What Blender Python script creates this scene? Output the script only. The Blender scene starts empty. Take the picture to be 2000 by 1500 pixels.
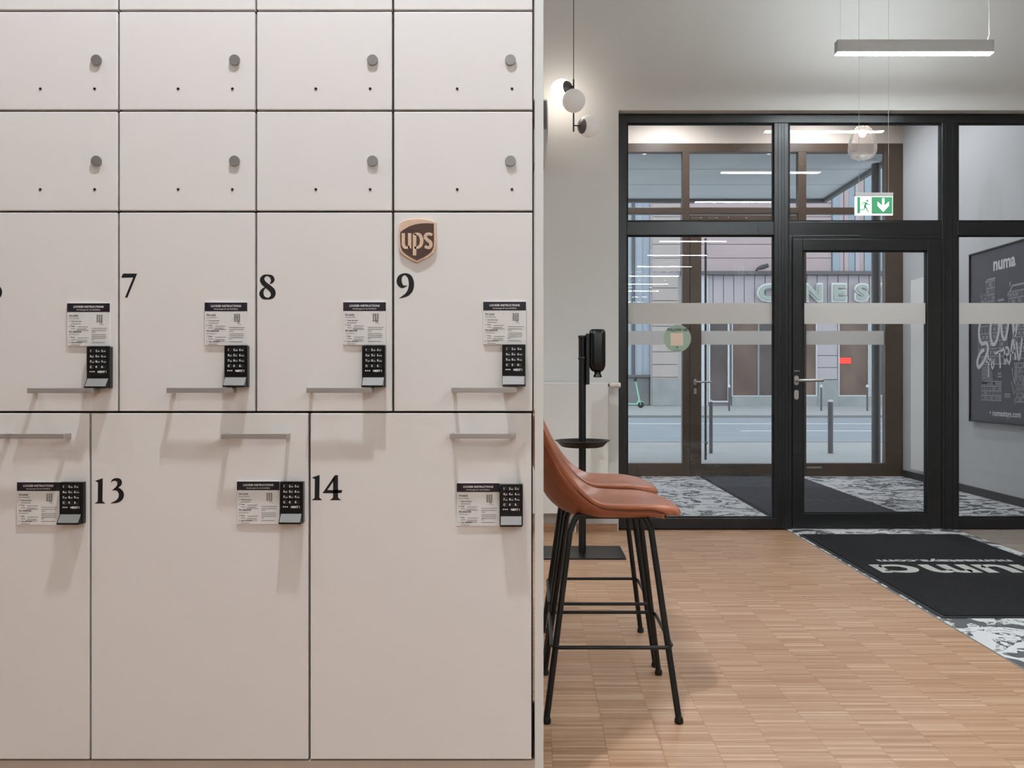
import bpy, bmesh, math, random
from mathutils import Vector, Matrix
random.seed(7)
PI = math.pi
SC = bpy.context.scene
COL = SC.collection

# ------------------------------------------------------------------ camera, sky, lights, exposure
F = 1650.0            # focal length in pixels of the 2000 px wide frame
VX, VY = 1045.0, 745.0
CH = 1.10             # camera height
cam_d = bpy.data.cameras.new('camera'); cam = bpy.data.objects.new('camera', cam_d); COL.objects.link(cam)
cam.location = (0, 0, CH); cam.rotation_euler = (PI/2, 0, 0)
cam_d.sensor_width = 36; cam_d.lens = F/2000*36
cam_d.shift_x = -(VX-1000)/2000; cam_d.shift_y = -(750-VY)/2000
cam_d.clip_start = 0.05; cam_d.clip_end = 300
SC.camera = cam
vs = SC.view_settings
vs.view_transform = 'Standard'; vs.look = 'None'; vs.gamma = 1; vs.exposure = 0.2; vs.use_curve_mapping = False
SC.cycles.use_denoising = True
SC.cycles.max_bounces = 5; SC.cycles.diffuse_bounces = 3; SC.cycles.glossy_bounces = 3; SC.cycles.transparent_max_bounces = 12
SC.cycles.use_adaptive_sampling = True; SC.cycles.adaptive_threshold = .08; SC.cycles.adaptive_min_samples = 8
SC.cycles.sample_clamp_indirect = 6
w = bpy.data.worlds.new('overcast_sky'); SC.world = w; w.use_nodes = True
bg = w.node_tree.nodes['Background']; bg.inputs[0].default_value = (0.86, 0.93, 1.0, 1); bg.inputs[1].default_value = 1.05

def lamp(name, typ, loc, energy, color=(.92,.98,1.06), rot=(0,0,0), **kw):
    l = bpy.data.lights.new(name, typ); l.energy = energy; l.color = color
    for k, v in kw.items(): setattr(l, k, v)
    o = bpy.data.objects.new(name, l); COL.objects.link(o); o.location = loc; o.rotation_euler = rot
    return o
# ceiling spotlights that wash the locker front (two of them, high and close to the doors)
for sx, e in ((-0.40, 225), (-2.09, 58)):
    o = lamp('ceiling_spotlight', 'SPOT', (sx, 1.62, 3.9), e, spot_size=math.radians(115), spot_blend=0.7, shadow_soft_size=0.045)
    d = Vector((sx, 2.23, 1.2)) - o.location
    o.rotation_euler = d.to_track_quat('-Z', 'Y').to_euler()

# recessed downlights in the lobby ceiling
for lx_, ly_ in ((1.5, 8.1), (3.2, 8.1), (1.5, 9.2), (3.2, 9.2)):
    lamp('lobby_downlight', 'SPOT', (lx_, ly_, 4.27), 48, spot_size=math.radians(168), spot_blend=.6, shadow_soft_size=.06)

BAR_L = 74.0          # radiance of the linear pendants
GLOBE_L = 10.0

# ------------------------------------------------------------------ materials
def s2l(c):
    return tuple(((v/255)/12.92 if v/255 <= .04045 else ((v/255+.055)/1.055)**2.4) for v in c)
MATS = {}
def mat(name, rgb, rough=.5, metal=0., spec=.5, emit=None, es=0., noise=None, bump=0., bscale=200, coat=0.):
    m = bpy.data.materials.new(name); m.use_nodes = True
    nt = m.node_tree; b = nt.nodes['Principled BSDF']
    c = s2l(rgb)
    b.inputs['Base Color'].default_value = (*c, 1); b.inputs['Roughness'].default_value = rough
    b.inputs['Metallic'].default_value = metal; b.inputs['Specular IOR Level'].default_value = spec
    if coat: b.inputs['Coat Weight'].default_value = coat
    if emit: b.inputs['Emission Color'].default_value = (*s2l(emit), 1); b.inputs['Emission Strength'].default_value = es
    tc = None
    if noise or bump: tc = nt.nodes.new('ShaderNodeTexCoord')
    if noise:                                     # noise = (scale xyz, amount)
        mp = nt.nodes.new('ShaderNodeMapping'); mp.inputs['Scale'].default_value = noise[0]
        n = nt.nodes.new('ShaderNodeTexNoise'); n.inputs['Scale'].default_value = 1; n.inputs['Detail'].default_value = 5
        r = nt.nodes.new('ShaderNodeValToRGB')
        a = noise[1]
        r.color_ramp.elements[0].position = .3; r.color_ramp.elements[1].position = .7
        r.color_ramp.elements[0].color = (*[v*(1-a) for v in c], 1); r.color_ramp.elements[1].color = (*[min(1, v*(1+a)) for v in c], 1)
        L = nt.links
        L.new(tc.outputs['Object'], mp.inputs[0]); L.new(mp.outputs[0], n.inputs['Vector']); L.new(n.outputs[0], r.inputs[0]); L.new(r.outputs[0], b.inputs['Base Color'])
    if bump:
        n2 = nt.nodes.new('ShaderNodeTexNoise'); n2.inputs['Scale'].default_value = bscale; n2.inputs['Detail'].default_value = 3
        bp = nt.nodes.new('ShaderNodeBump'); bp.inputs['Strength'].default_value = bump; bp.inputs['Distance'].default_value = .002
        nt.links.new(tc.outputs['Object'], n2.inputs['Vector']); nt.links.new(n2.outputs[0], bp.inputs['Height']); nt.links.new(bp.outputs[0], b.inputs['Normal'])
    MATS[name] = m
    return m
def glass_mat(name, tint=(1,1,1), ior=1.5, rough=0.0, veil=0.):
    m = bpy.data.materials.new(name); m.use_nodes = True; nt = m.node_tree; nt.nodes.clear()
    out = nt.nodes.new('ShaderNodeOutputMaterial'); mix = nt.nodes.new('ShaderNodeMixShader'); fr = nt.nodes.new('ShaderNodeFresnel')
    tr = nt.nodes.new('ShaderNodeBsdfTransparent'); gl = nt.nodes.new('ShaderNodeBsdfGlossy')
    fr.inputs[0].default_value = ior; tr.inputs[0].default_value = (*tint, 1); gl.inputs['Roughness'].default_value = rough
    nt.links.new(fr.outputs[0], mix.inputs[0]); nt.links.new(tr.outputs[0], mix.inputs[1]); nt.links.new(gl.outputs[0], mix.inputs[2]); nt.links.new(mix.outputs[0], out.inputs[0])
    if veil:                                         # cloudy glass: a little of it scatters
        m2 = nt.nodes.new('ShaderNodeMixShader'); m2.inputs[0].default_value = veil; df = nt.nodes.new('ShaderNodeBsdfTranslucent'); df.inputs[0].default_value = (.95,.88,.84,1)
        nt.links.new(mix.outputs[0], m2.inputs[1]); nt.links.new(df.outputs[0], m2.inputs[2]); nt.links.new(m2.outputs[0], out.inputs[0])
    MATS[name] = m; return m
mat('locker_white', (231,225,221), .42)
mat('locker_gap_shade', (70,62,56), .7)  # bodies coloured dark to paint the shade in the door gaps
mat('locker_side', (222,219,214), .45)
mat('plinth', (196,180,166), .6)
mat('steel', (184,178,173), .36, .6, noise=((4,300,300), .08))
mat('steel_satin', (150,149,147), .5, .6)
mat('turn_grey', (132,128,124), .55, .2)
mat('speaker_grey', (188,186,184), .5)
mat('knob_grey', (150,146,142), .45, .6)
mat('hole_dark', (40,36,34), .7)
mat('black_gloss', (10,9,10), .25)
mat('black_plastic', (12,11,12), .45)
mat('black_metal', (14,13,13), .38, .0)
mat('key_black', (28,27,28), .35)
mat('ink_black', (8,6,8), .6)
mat('ink_grey', (110,104,104), .7)
mat('print_white', (235,232,230), .6)
mat('plate_white', (228,224,221), .4)
mat('plate_header', (32,24,38), .45)
mat('wood_pale', (222,190,162), .5, noise=((30,30,200), .12))
mat('wood_brown', (84,56,48), .55, noise=((30,30,400), .2))
mat('wall_paint', (218,215,211), .8)
mat('ceiling_paint', (214,211,207), .85)
mat('vest_wall', (196,195,194), .8)
mat('vest_warm', (228,212,198), .8)
mat('frame_black', (26,25,26), .30, .0, .6)
mat('frame_bronze', (86,68,54), .35, .0, .6)
mat('gasket', (6,6,6), .6)
mat('skirting_dark', (52,50,49), .5)
mat('skirting_wood', (176,132,98), .5, noise=((6,60,60), .2))
mat('radiator_white', (226,222,216), .4)
mat('leather', (182,112,80), .36, bump=.12, bscale=260, noise=((9,9,9), .10))
mat('leather_shell', (160,88,58), .40, bump=.12, bscale=260, noise=((9,9,9), .10))
mat('stitch', (92,46,28), .6)
mat('sticker_green', (164,184,164), .6)
mat('sticker_cream', (236,210,188), .6)
mat('sticker_ink', (50,66,52), .6)
mat('bar_body', (206,204,202), .5)
mat('bar_light', (255,255,255), .5, emit=(239,250,255), es=BAR_L)
mat('bar_fill_glow', (255,255,255), .5, emit=(239,250,255), es=BAR_L*.75)  # upward glow added for soft ambient light, no such source known
mat('globe_lit', (255,255,255), .4, emit=(255,246,234), es=GLOBE_L)
mat('globe_dim', (236,232,228), .35, emit=(255,248,240), es=.12)
mat('bulb', (255,255,255), .4, emit=(255,240,220), es=25)
mat('exit_white', (240,250,244), .5, emit=(240,255,246), es=.85)
mat('exit_green', (70,160,110), .5, emit=(60,150,105), es=.30)
mat('cord_white', (190,186,182), .5)
mat('mat_pile', (44,43,45), .95, spec=.1, noise=((140,140,140), .35), bump=.6, bscale=700)
mat('mat_pile_daylit', (84,84,87), .95, spec=.1, noise=((140,140,140), .3), bump=.6, bscale=700)  # lighter copy of the pile, daylight on the lobby mat put into its colour
mat('mat_rubber', (34,34,36), .7)
mat('mat_letter', (186,183,178), .95, spec=.1, bump=.5, bscale=700)
mat('poster_dark', (74,72,78), .45)
mat('poster_line', (204,203,204), .6)
mat('poster_thin', (160,159,162), .6)
mat('poster_mid', (98,96,101), .6)
mat('plank_grey', (140,126,116), .5, noise=((4,70,70), .18))
mat('tray_black', (16,15,16), .4)
mat('thermo', (226,214,204), .45)
# outside
mat('asphalt', (156,166,173), .8, noise=((.6,2.5,1), .08))
mat('pavement', (176,180,180), .8, noise=((.8,3,1), .06))
mat('kerb', (150,152,152), .8)
mat('road_paint', (232,236,238), .7)
mat('facade_pink', (206,188,190), .75, noise=((.4,.4,.8), .05))
mat('facade_lilac', (204,196,202), .7)
mat('facade_beige', (204,194,190), .75)
mat('facade_blue', (196,208,220), .6)
mat('fin_blue', (172,190,202), .6)
mat('stone_base', (172,178,178), .8, noise=((2,2,2), .1))
mat('stone_dark', (142,148,148), .8, noise=((1,1,2), .15))
mat('white_frame', (222,228,232), .5)
mat('shop_dark', (104,94,92), .25, noise=((.9,.9,.5), .35))
mat('shop_brown', (124,104,94), .3, noise=((.9,.9,.5), .3))
mat('cornice', (120,116,120), .7)
mat('canopy', (232,236,238), .6, noise=((.6,1.2,1), .08))
mat('letter_green', (182,194,184), .5)
mat('letter_white', (236,240,240), .5)
mat('red_neon', (230,60,50), .5, emit=(255,60,45), es=1.2)
mat('pole_grey', (110,108,108), .4, .3)
mat('bollard_grey', (108,106,108), .45, .2)
mat('scooter_mint', (170,226,204), .4)
mat('tyre', (52,56,58), .8)
mat('dark_camera', (92,90,96), .5)
glass_mat('pane', (.985,.99,.99), 1.55)
glass_mat('pane_outer', (.97,.985,.99), 1.35)
glass_mat('smoked_glass', (.93,.90,.88), 1.25, veil=.12)
# frosted film
def film():
    m = bpy.data.materials.new('frosted_film'); m.use_nodes = True; nt = m.node_tree; nt.nodes.clear()
    out = nt.nodes.new('ShaderNodeOutputMaterial'); mix = nt.nodes.new('ShaderNodeMixShader'); mix.inputs[0].default_value = .35
    a = nt.nodes.new('ShaderNodeBsdfDiffuse'); a.inputs[0].default_value = (*s2l((238,233,228)), 1)
    b = nt.nodes.new('ShaderNodeBsdfTranslucent'); b.inputs[0].default_value = (*s2l((240,236,232)), 1)
    nt.links.new(a.outputs[0], mix.inputs[1]); nt.links.new(b.outputs[0], mix.inputs[2]); nt.links.new(mix.outputs[0], out.inputs[0])
    MATS['frosted_film'] = m
film()
def parquet():
    m = bpy.data.materials.new('parquet_wood'); m.use_nodes = True; nt = m.node_tree; b = nt.nodes['Principled BSDF']; L = nt.links
    oi = nt.nodes.new('ShaderNodeObjectInfo'); ge = nt.nodes.new('ShaderNodeNewGeometry')
    ad = nt.nodes.new('ShaderNodeMath'); ad.operation = 'ADD'; fr = nt.nodes.new('ShaderNodeMath'); fr.operation = 'FRACT'
    L.new(oi.outputs['Random'], ad.inputs[0]); L.new(ge.outputs['Random Per Island'], ad.inputs[1]); L.new(ad.outputs[0], fr.inputs[0])
    r = nt.nodes.new('ShaderNodeValToRGB'); e = r.color_ramp.elements
    cols = [(0,(170,128,98)), (.25,(181,140,109)), (.55,(186,146,115)), (.85,(192,154,124)), (1,(210,176,146))]
    e[0].position = 0; e[0].color = (*s2l(cols[0][1]), 1); e[1].position = 1; e[1].color = (*s2l(cols[-1][1]), 1)
    for p, c in cols[1:-1]:
        n = e.new(p); n.color = (*s2l(c), 1)
    L.new(fr.outputs[0], r.inputs[0])
    mp = nt.nodes.new('ShaderNodeMapping'); mp.inputs['Scale'].default_value = (9, 240, 240)
    n = nt.nodes.new('ShaderNodeTexNoise'); n.inputs['Scale'].default_value = 1; n.inputs['Detail'].default_value = 4
    L.new(ge.outputs['Position'], mp.inputs[0]); L.new(mp.outputs[0], n.inputs['Vector'])
    mr = nt.nodes.new('ShaderNodeMapRange'); mr.inputs['From Min'].default_value = .3; mr.inputs['From Max'].default_value = .7; mr.inputs['To Min'].default_value = .86; mr.inputs['To Max'].default_value = 1.1
    L.new(n.outputs[0], mr.inputs[0])
    mx = nt.nodes.new('ShaderNodeVectorMath'); mx.operation = 'SCALE'; L.new(r.outputs[0], mx.inputs[0]); L.new(mr.outputs[0], mx.inputs['Scale'])
    L.new(mx.outputs[0], b.inputs['Base Color']); b.inputs['Roughness'].default_value = .42; b.inputs['Specular IOR Level'].default_value = .4
    MATS['parquet_wood'] = m
parquet()
def leaf_tile():
    m = bpy.data.materials.new('leaf_pattern'); m.use_nodes = True; nt = m.node_tree; b = nt.nodes['Principled BSDF']; L = nt.links
    ge = nt.nodes.new('ShaderNodeNewGeometry')
    n1 = nt.nodes.new('ShaderNodeTexNoise'); n1.inputs['Scale'].default_value = 3.2; n1.inputs['Detail'].default_value = 2
    sub = nt.nodes.new('ShaderNodeVectorMath'); sub.operation = 'MULTIPLY_ADD'; sub.inputs[1].default_value = (.55,.55,.0)
    L.new(ge.outputs['Position'], n1.inputs['Vector']); L.new(n1.outputs['Color'], sub.inputs[0]); L.new(ge.outputs['Position'], sub.inputs[2])
    mp = nt.nodes.new('ShaderNodeMapping'); mp.inputs['Scale'].default_value = (5.5, 13, 1); mp.inputs['Rotation'].default_value = (0,0,.6)
    v = nt.nodes.new('ShaderNodeTexVoronoi'); v.feature = 'F1'; v.inputs['Scale'].default_value = 1.3; v.inputs['Randomness'].default_value = 1
    L.new(sub.outputs[0], mp.inputs[0]); L.new(mp.outputs[0], v.inputs['Vector'])
    sep = nt.nodes.new('ShaderNodeSeparateColor'); L.new(v.outputs['Color'], sep.inputs[0])
    n2 = nt.nodes.new('ShaderNodeTexNoise'); n2.inputs['Scale'].default_value = 9; n2.inputs['Detail'].default_value = 3; n2.inputs['Distortion'].default_value = 1.6
    L.new(ge.outputs['Position'], n2.inputs['Vector'])
    ad = nt.nodes.new('ShaderNodeMath'); ad.operation = 'MULTIPLY_ADD'; ad.inputs[1].default_value = .55; L.new(sep.outputs[0], ad.inputs[0]); L.new(n2.outputs[0], ad.inputs[2])
    r = nt.nodes.new('ShaderNodeValToRGB'); r.color_ramp.interpolation = 'CONSTANT'; e = r.color_ramp.elements
    e[0].position = 0; e[0].color = (*s2l((218,218,217)), 1); e[1].position = .86; e[1].color = (*s2l((88,88,90)), 1)
    x = e.new(.77); x.color = (*s2l((104,104,106)), 1); x = e.new(.80); x.color = (*s2l((218,218,217)), 1)
    L.new(ad.outputs[0], r.inputs[0]); L.new(r.outputs[0], b.inputs['Base Color']); b.inputs['Roughness'].default_value = .5
    MATS['leaf_pattern'] = m
leaf_tile()

# ------------------------------------------------------------------ geometry helpers
ORG = {}
def P(x, y, d):
    """point at depth d that is seen at pixel x, y"""
    return Vector(((x-VX)*d/F, d, CH+(VY-y)*d/F))
def X(x, d): return (x-VX)*d/F
def Z(y, d): return CH+(VY-y)*d/F
def tag(o, label=None, cat=None, group=None, kind=None):
    if label: o['label'] = label
    if cat: o['category'] = cat
    if group: o['group'] = group
    if kind: o['kind'] = kind
    return o
def empty(name, loc, label=None, cat=None, group=None, kind=None):
    o = bpy.data.objects.new(name, None); COL.objects.link(o); o.location = loc; o.empty_display_size = .1
    ORG[o.name] = Vector(loc)
    return tag(o, label, cat, group, kind)
def link_mesh(name, me, parent=None, loc=None, rot=None, mt=None):
    """object for an existing (shared) mesh; loc is a world position"""
    o = bpy.data.objects.new(name, me); COL.objects.link(o)
    po = ORG[parent.name] if parent else Vector((0,0,0))
    if parent: o.parent = parent
    if loc is not None: o.location = Vector(loc)-po; ORG[o.name] = Vector(loc)
    else: ORG[o.name] = po.copy()
    if rot: o.rotation_euler = rot
    if mt and not me.materials: me.materials.append(MATS[mt])
    return o
def catmull(pts, n=8, closed=False):
    pts = [Vector(p) for p in pts]; N = len(pts); out = []
    R = range(N) if closed else range(N-1)
    for i in R:
        p0 = pts[(i-1) % N] if (closed or i > 0) else pts[0]*2-pts[1]
        p1 = pts[i]; p2 = pts[(i+1) % N]
        p3 = pts[(i+2) % N] if (closed or i+2 < N) else pts[-1]*2-pts[-2]
        for k in range(n):
            t = k/n
            out.append(.5*((2*p1)+(p2-p0)*t+(2*p0-5*p1+4*p2-p3)*t*t+(3*p1-p0-3*p2+p3)*t**3))
    if not closed: out.append(pts[-1])
    return out
class MB:
    def __init__(s): s.v = []; s.f = []
    def add(s, vs, fs):
        b = len(s.v); s.v += [tuple(v) for v in vs]; s.f += [tuple(b+i for i in f) for f in fs]; return s
    def box(s, x0, x1, y0, y1, z0, z1):
        if x0 > x1: x0, x1 = x1, x0
        if y0 > y1: y0, y1 = y1, y0
        if z0 > z1: z0, z1 = z1, z0
        return s.add([(x0,y0,z0),(x1,y0,z0),(x1,y1,z0),(x0,y1,z0),(x0,y0,z1),(x1,y0,z1),(x1,y1,z1),(x0,y1,z1)],
              [(0,3,2,1),(4,5,6,7),(0,1,5,4),(1,2,6,5),(2,3,7,6),(3,0,4,7)])
    def pbox(s, x0, x1, y0, y1, d, depth):
        """box whose front face fills pixels x0..x1, y0..y1 at distance d"""
        return s.box(X(x0,d), X(x1,d), d, d+depth, Z(y1,d), Z(y0,d))
    def tube(s, path, r, seg=10, closed=False, caps=True):
        pts = [Vector(p) for p in path]; n = len(pts); rr = r if isinstance(r, (list, tuple)) else [r]*n
        T = []
        for i in range(n):
            a = pts[(i-1) % n] if (closed or i > 0) else pts[i]; b = pts[(i+1) % n] if (closed or i < n-1) else pts[i]
            T.append((b-a).normalized())
        up = Vector((0,0,1)) if abs(T[0].z) < .9 else Vector((1,0,0))
        nrm = T[0].cross(up).normalized(); vs = []
        for i in range(n):
            nrm = (nrm-T[i]*nrm.dot(T[i])).normalized(); bn = T[i].cross(nrm)
            for k in range(seg):
                a = 2*PI*k/seg; vs.append(pts[i]+(nrm*math.cos(a)+bn*math.sin(a))*rr[i])
        fs = []
        for i in range(n if closed else n-1):
            j = (i+1) % n
            for k in range(seg):
                k2 = (k+1) % seg; fs.append((i*seg+k, i*seg+k2, j*seg+k2, j*seg+k))
        if caps and not closed:
            fs.append(tuple(range(seg-1,-1,-1))); fs.append(tuple((n-1)*seg+k for k in range(seg)))
        return s.add(vs, fs)
    def lathe(s, prof, c=(0,0,0), axis='z', seg=32):
        """prof: list of (radius, height); closed on the axis where radius is 0"""
        vs = []; fs = []; n = len(prof); c = Vector(c)
        for r, h in prof:
            for k in range(seg):
                a = 2*PI*k/seg; u, v = r*math.cos(a), r*math.sin(a)
                p = {'z': (u,v,h), 'y': (u,-h,v), 'x': (h,u,v)}[axis]
                vs.append(c+Vector(p))
        for i in range(n-1):
            for k in range(seg):
                k2 = (k+1) % seg; fs.append((i*seg+k, i*seg+k2, (i+1)*seg+k2, (i+1)*seg+k))
        fs.append(tuple(range(seg-1,-1,-1))); fs.append(tuple((n-1)*seg+k for k in range(seg)))
        return s.add(vs, fs)
    def prism(s, poly, y0, y1):
        """poly in x,z extruded along y (y0 = front)"""
        n = len(poly)
        vs = [(p[0], y0, p[1]) for p in poly]+[(p[0], y1, p[1]) for p in poly]
        fs = [tuple(range(n)), tuple(range(2*n-1, n-1, -1))]+[(i, i+n, (i+1) % n+n, (i+1) % n) for i in range(n)]
        return s.add(vs, fs)
    def stroke(s, pts, n=8, flat=None):
        """flat brush stroke; pts (x, z, width); flat = function (x, z) -> world point"""
        q = catmull(pts, n) if n > 1 else [Vector(p) for p in pts]
        L, R = [], []
        for i, p in enumerate(q):
            a = q[max(0, i-1)]; b = q[min(len(q)-1, i+1)]; t = Vector((b.x-a.x, b.y-a.y))
            if t.length < 1e-9: t = Vector((1,0))
            t.normalize(); m = Vector((-t.y, t.x))*max(p.z, 1e-5)*.5
            L.append((p.x+m.x, p.y+m.y)); R.append((p.x-m.x, p.y-m.y))
        k = len(q)
        return s.add([flat(*p) for p in L]+[flat(*p) for p in R], [(i, i+1, k+i+1, k+i) for i in range(k-1)])
    def poly(s, pts, flat):
        return s.add([flat(*p) for p in pts], [tuple(range(len(pts)))])
    def mesh(s, name, mt, bevel=0, smooth=False, origin=(0,0,0), seg=2, tri=False, weld=False):
        me = bpy.data.meshes.new(name); o = Vector(origin)
        me.from_pydata([Vector(v)-o for v in s.v], [], s.f)
        bm = bmesh.new(); bm.from_mesh(me)
        if weld: bmesh.ops.remove_doubles(bm, verts=bm.verts, dist=2e-5)
        if bevel:
            es = [e for e in bm.edges if len(e.link_faces) == 2 and e.calc_face_angle(0) > .6]
            bmesh.ops.bevel(bm, geom=es, offset=bevel, segments=seg, affect='EDGES', profile=.5, clamp_overlap=True)
        if tri: bmesh.ops.triangulate(bm, faces=[f for f in bm.faces if len(f.verts) > 4])
        bmesh.ops.recalc_face_normals(bm, faces=bm.faces)
        bm.to_mesh(me); bm.free()
        if smooth:
            for p in me.polygons: p.use_smooth = True
            try: me.set_sharp_from_angle(angle=math.radians(50))
            except Exception: pass
        me.materials.append(MATS[mt])
        return me
    def build(s, name, mt, parent=None, bevel=0, smooth=False, seg=2, tri=False, weld=False):
        po = ORG[parent.name] if parent else Vector((0,0,0))
        me = s.mesh(name, mt, bevel, smooth, po, seg, tri, weld)
        o = bpy.data.objects.new(name, me); COL.objects.link(o)
        if parent: o.parent = parent
        ORG[o.name] = po.copy()
        return o
TXT = {}
def text_mesh(s, size, mt, align='LEFT', offset=0., extrude=0., res=3, spacing=1.0, xs=1.0):
    key = (s, size, mt, align, offset, extrude, spacing, xs)
    if key in TXT: return TXT[key]
    c = bpy.data.curves.new('lettering', 'FONT'); c.body = s; c.size = size; c.align_x = align; c.offset = offset; c.extrude = extrude
    c.resolution_u = res; c.space_character = spacing
    o = bpy.data.objects.new('tmp', c); COL.objects.link(o)
    dg = bpy.context.evaluated_depsgraph_get(); dg.update()
    me = bpy.data.meshes.new_from_object(o.evaluated_get(dg))
    bpy.data.objects.remove(o); bpy.data.curves.remove(c)
    if xs != 1.0:
        for v in me.vertices: v.co.x *= xs
    me.name = 'lettering'; me.materials.clear(); me.materials.append(MATS[mt])
    TXT[key] = me
    return me
def bake(into, me, fn):
    """append mesh me to MB into, mapping 2D text coords through fn"""
    b = len(into.v); into.v += [tuple(fn(v.co.x, v.co.y)) for v in me.vertices]
    into.f += [tuple(b+i for i in p.vertices) for p in me.polygons]
def rounded_rect(hx, hy, r, n=5):
    out = []
    for cx, cy, a0 in ((hx-r,hy-r,0), (-hx+r,hy-r,PI/2), (-hx+r,-hy+r,PI), (hx-r,-hy+r,1.5*PI)):
        for k in range(n+1):
            a = a0+PI/2*k/n; out.append((cx+r*math.cos(a), cy+r*math.sin(a)))
    return out

# ------------------------------------------------------------------ the room
WF = 6.22             # room face of the far wall
DF = 6.30             # front face of the entrance frame
DO = 9.80             # front face of the outer door frame
RX0, RX1, RY0, CEIL = -4.6, 5.6, -9.6, 4.3
VXR = 4.27            # right wall of the entrance lobby
def struct(name, mb, mt, label, cat=None, **kw):
    o = mb.build(name, mt, **kw); return tag(o, label, cat, kind='structure')
fl = struct('floor', MB().box(RX0, 1.868, RY0, WF+.16, -.10, -.008), 'parquet_wood', 'light oak strip parquet floor of the room')
struct('floor_right', MB().box(3.13, RX1, RY0, WF+.16, -.10, -.004), 'plank_grey', 'greyish wood plank floor right of the entrance mat')
# grey planks as pieces, near the door where they show
fr_ = bpy.data.objects['floor_right']
ORG['floor_right'] = Vector((0,0,0))
y = WF+.06; k = 0
while y > 3.9:
    x = 3.135-.6*(k % 3)*.5
    while x < RX1-.1:
        a, b = max(x, 3.133), min(x+1.2, RX1)
        if b-a > .05: MB().box(a+.001, b-.001, y-.179, y-.001, -.004, 0).build('plank', 'plank_grey', fr_)
        x += 1.2
    y -= .18; k += 1
struct('floor_entrance', MB().box(1.868, 3.13, RY0, DF+.06, -.10, 0), 'leaf_pattern', 'white and grey leaf patterned floor strip from the door')
struct('floor_lobby', MB().box(.55, VXR, DF+.06, DO+.12, -.10, 0), 'leaf_pattern', 'white and grey leaf patterned floor of the glazed lobby')
struct('trim_1', MB().box(1.864, 1.872, RY0, WF, -.01, .001), 'steel_satin', 'thin metal strip between parquet and patterned floor')
struct('ceiling', MB().box(RX0-.2, RX1+.2, RY0-.2, DO+.25, CEIL, CEIL+.2), 'ceiling_paint', 'white ceiling')
ox0, ox1, oz = X(1206, DF), 4.30, Z(222, DF)
wf = MB().box(RX0, ox0, WF, WF+.2, 0, CEIL); wf.box(ox0, ox1, WF, WF+.2, oz, CEIL); wf.box(ox1, RX1, WF, WF+.2, 0, CEIL)
struct('wall_far', wf, 'wall_paint', 'light grey painted wall around the entrance glazing')
struct('wall_left', MB().box(RX0-.2, RX0, RY0, WF, 0, CEIL), 'wall_paint', 'light grey wall far to the left')
struct('wall_right', MB().box(RX1, RX1+.2, RY0, WF, 0, CEIL), 'wall_paint', 'light grey wall right of the room')
struct('wall_back', MB().box(RX0, RX1, RY0-.2, RY0, 0, CEIL), 'wall_paint', 'light grey wall behind the camera')
struct('wall_lobby_right', MB().box(VXR, VXR+.2, WF+.2, DO+.25, 0, CEIL), 'vest_wall', 'pale grey lobby wall that carries the poster')
struct('wall_lobby_left', MB().box(.40, .55, WF+.2, DO+.25, 0, CEIL), 'vest_wall', 'pale lobby wall on the left')
zb = Z(280, DO)
struct('wall_lobby_top', MB().box(.55, VXR, DO, DO+.2, zb, CEIL), 'vest_warm', 'beige wall strip above the outer door glazing')
struct('baseboard_far', MB().box(RX0, ox0-.01, WF-.016, WF, 0, .052), 'skirting_wood', 'oak skirting along the far wall')
struct('baseboard_lobby', MB().box(VXR-.015, VXR, DF+.1, DO, 0, .075), 'skirting_dark', 'dark skirting under the poster wall')
# parquet strips
SL, SW = .165, .0125
strips = []
ix0, ix1 = int(-1.6/SL), int(1.866/SL)
for i in range(ix0, ix1+1):
    xa = i*SL+.05; xb = min(xa+SL, 1.864)
    if xb-xa < .03: continue
    ny = int((WF-2.0)/SW)
    for j in range(ny):
        strips.append((xa, xb, WF-.017-(j+1)*SW, i, j))
def strip_off(i, j):                            # every few rows the columns jump half a strip
    return 0
vis = []
for s in strips:
    xa, xb, ya, i, j = s
    if xb-xa < SL-.001 or ya < 2.0: continue
    if ya*0+1:
        px0, px1 = VX+xa*F/ya, VX+xb*F/ya; py = VY+CH*F/ya
        if px0 > 1064 and px1 < 2000 and py < 1498: vis.append(s)
vis.sort(key=lambda s: s[2]); vis = vis[:300]; vs_set = set((s[3], s[4]) for s in vis)
sm = MB().box(.0003, SL-.0003, .0003, SW-.0003, -.0075, 0).mesh('parquet_strip', 'parquet_wood')
ORG['floor'] = Vector((0,0,0))
for s in vis: link_mesh('parquet_strip', sm, fl, (s[0], s[2], random.uniform(-.0005, 0)))
vb, fb = [], []
for s in strips:
    if (s[3], s[4]) in vs_set: continue
    xa, xb, ya = s[0]+.0003, s[1]-.0003, s[2]+.0003; yb = ya+SW-.0006; z = random.uniform(-.0005, 0); b = len(vb)
    vb += [(xa,ya,-.0075),(xb,ya,-.0075),(xb,yb,-.0075),(xa,yb,-.0075),(xa,ya,z),(xb,ya,z),(xb,yb,z),(xa,yb,z)]
    fb += [(b+4,b+5,b+6,b+7),(b,b+1,b+5,b+4),(b+1,b+2,b+6,b+5),(b+2,b+3,b+7,b+6),(b+3,b,b+4,b+7)]
me = bpy.data.meshes.new('parquet_strips'); me.from_pydata(vb, [], fb); me.materials.append(MATS['parquet_wood'])
o = link_mesh('parquet_strips', me, fl); o['kind'] = 'stuff'

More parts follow.
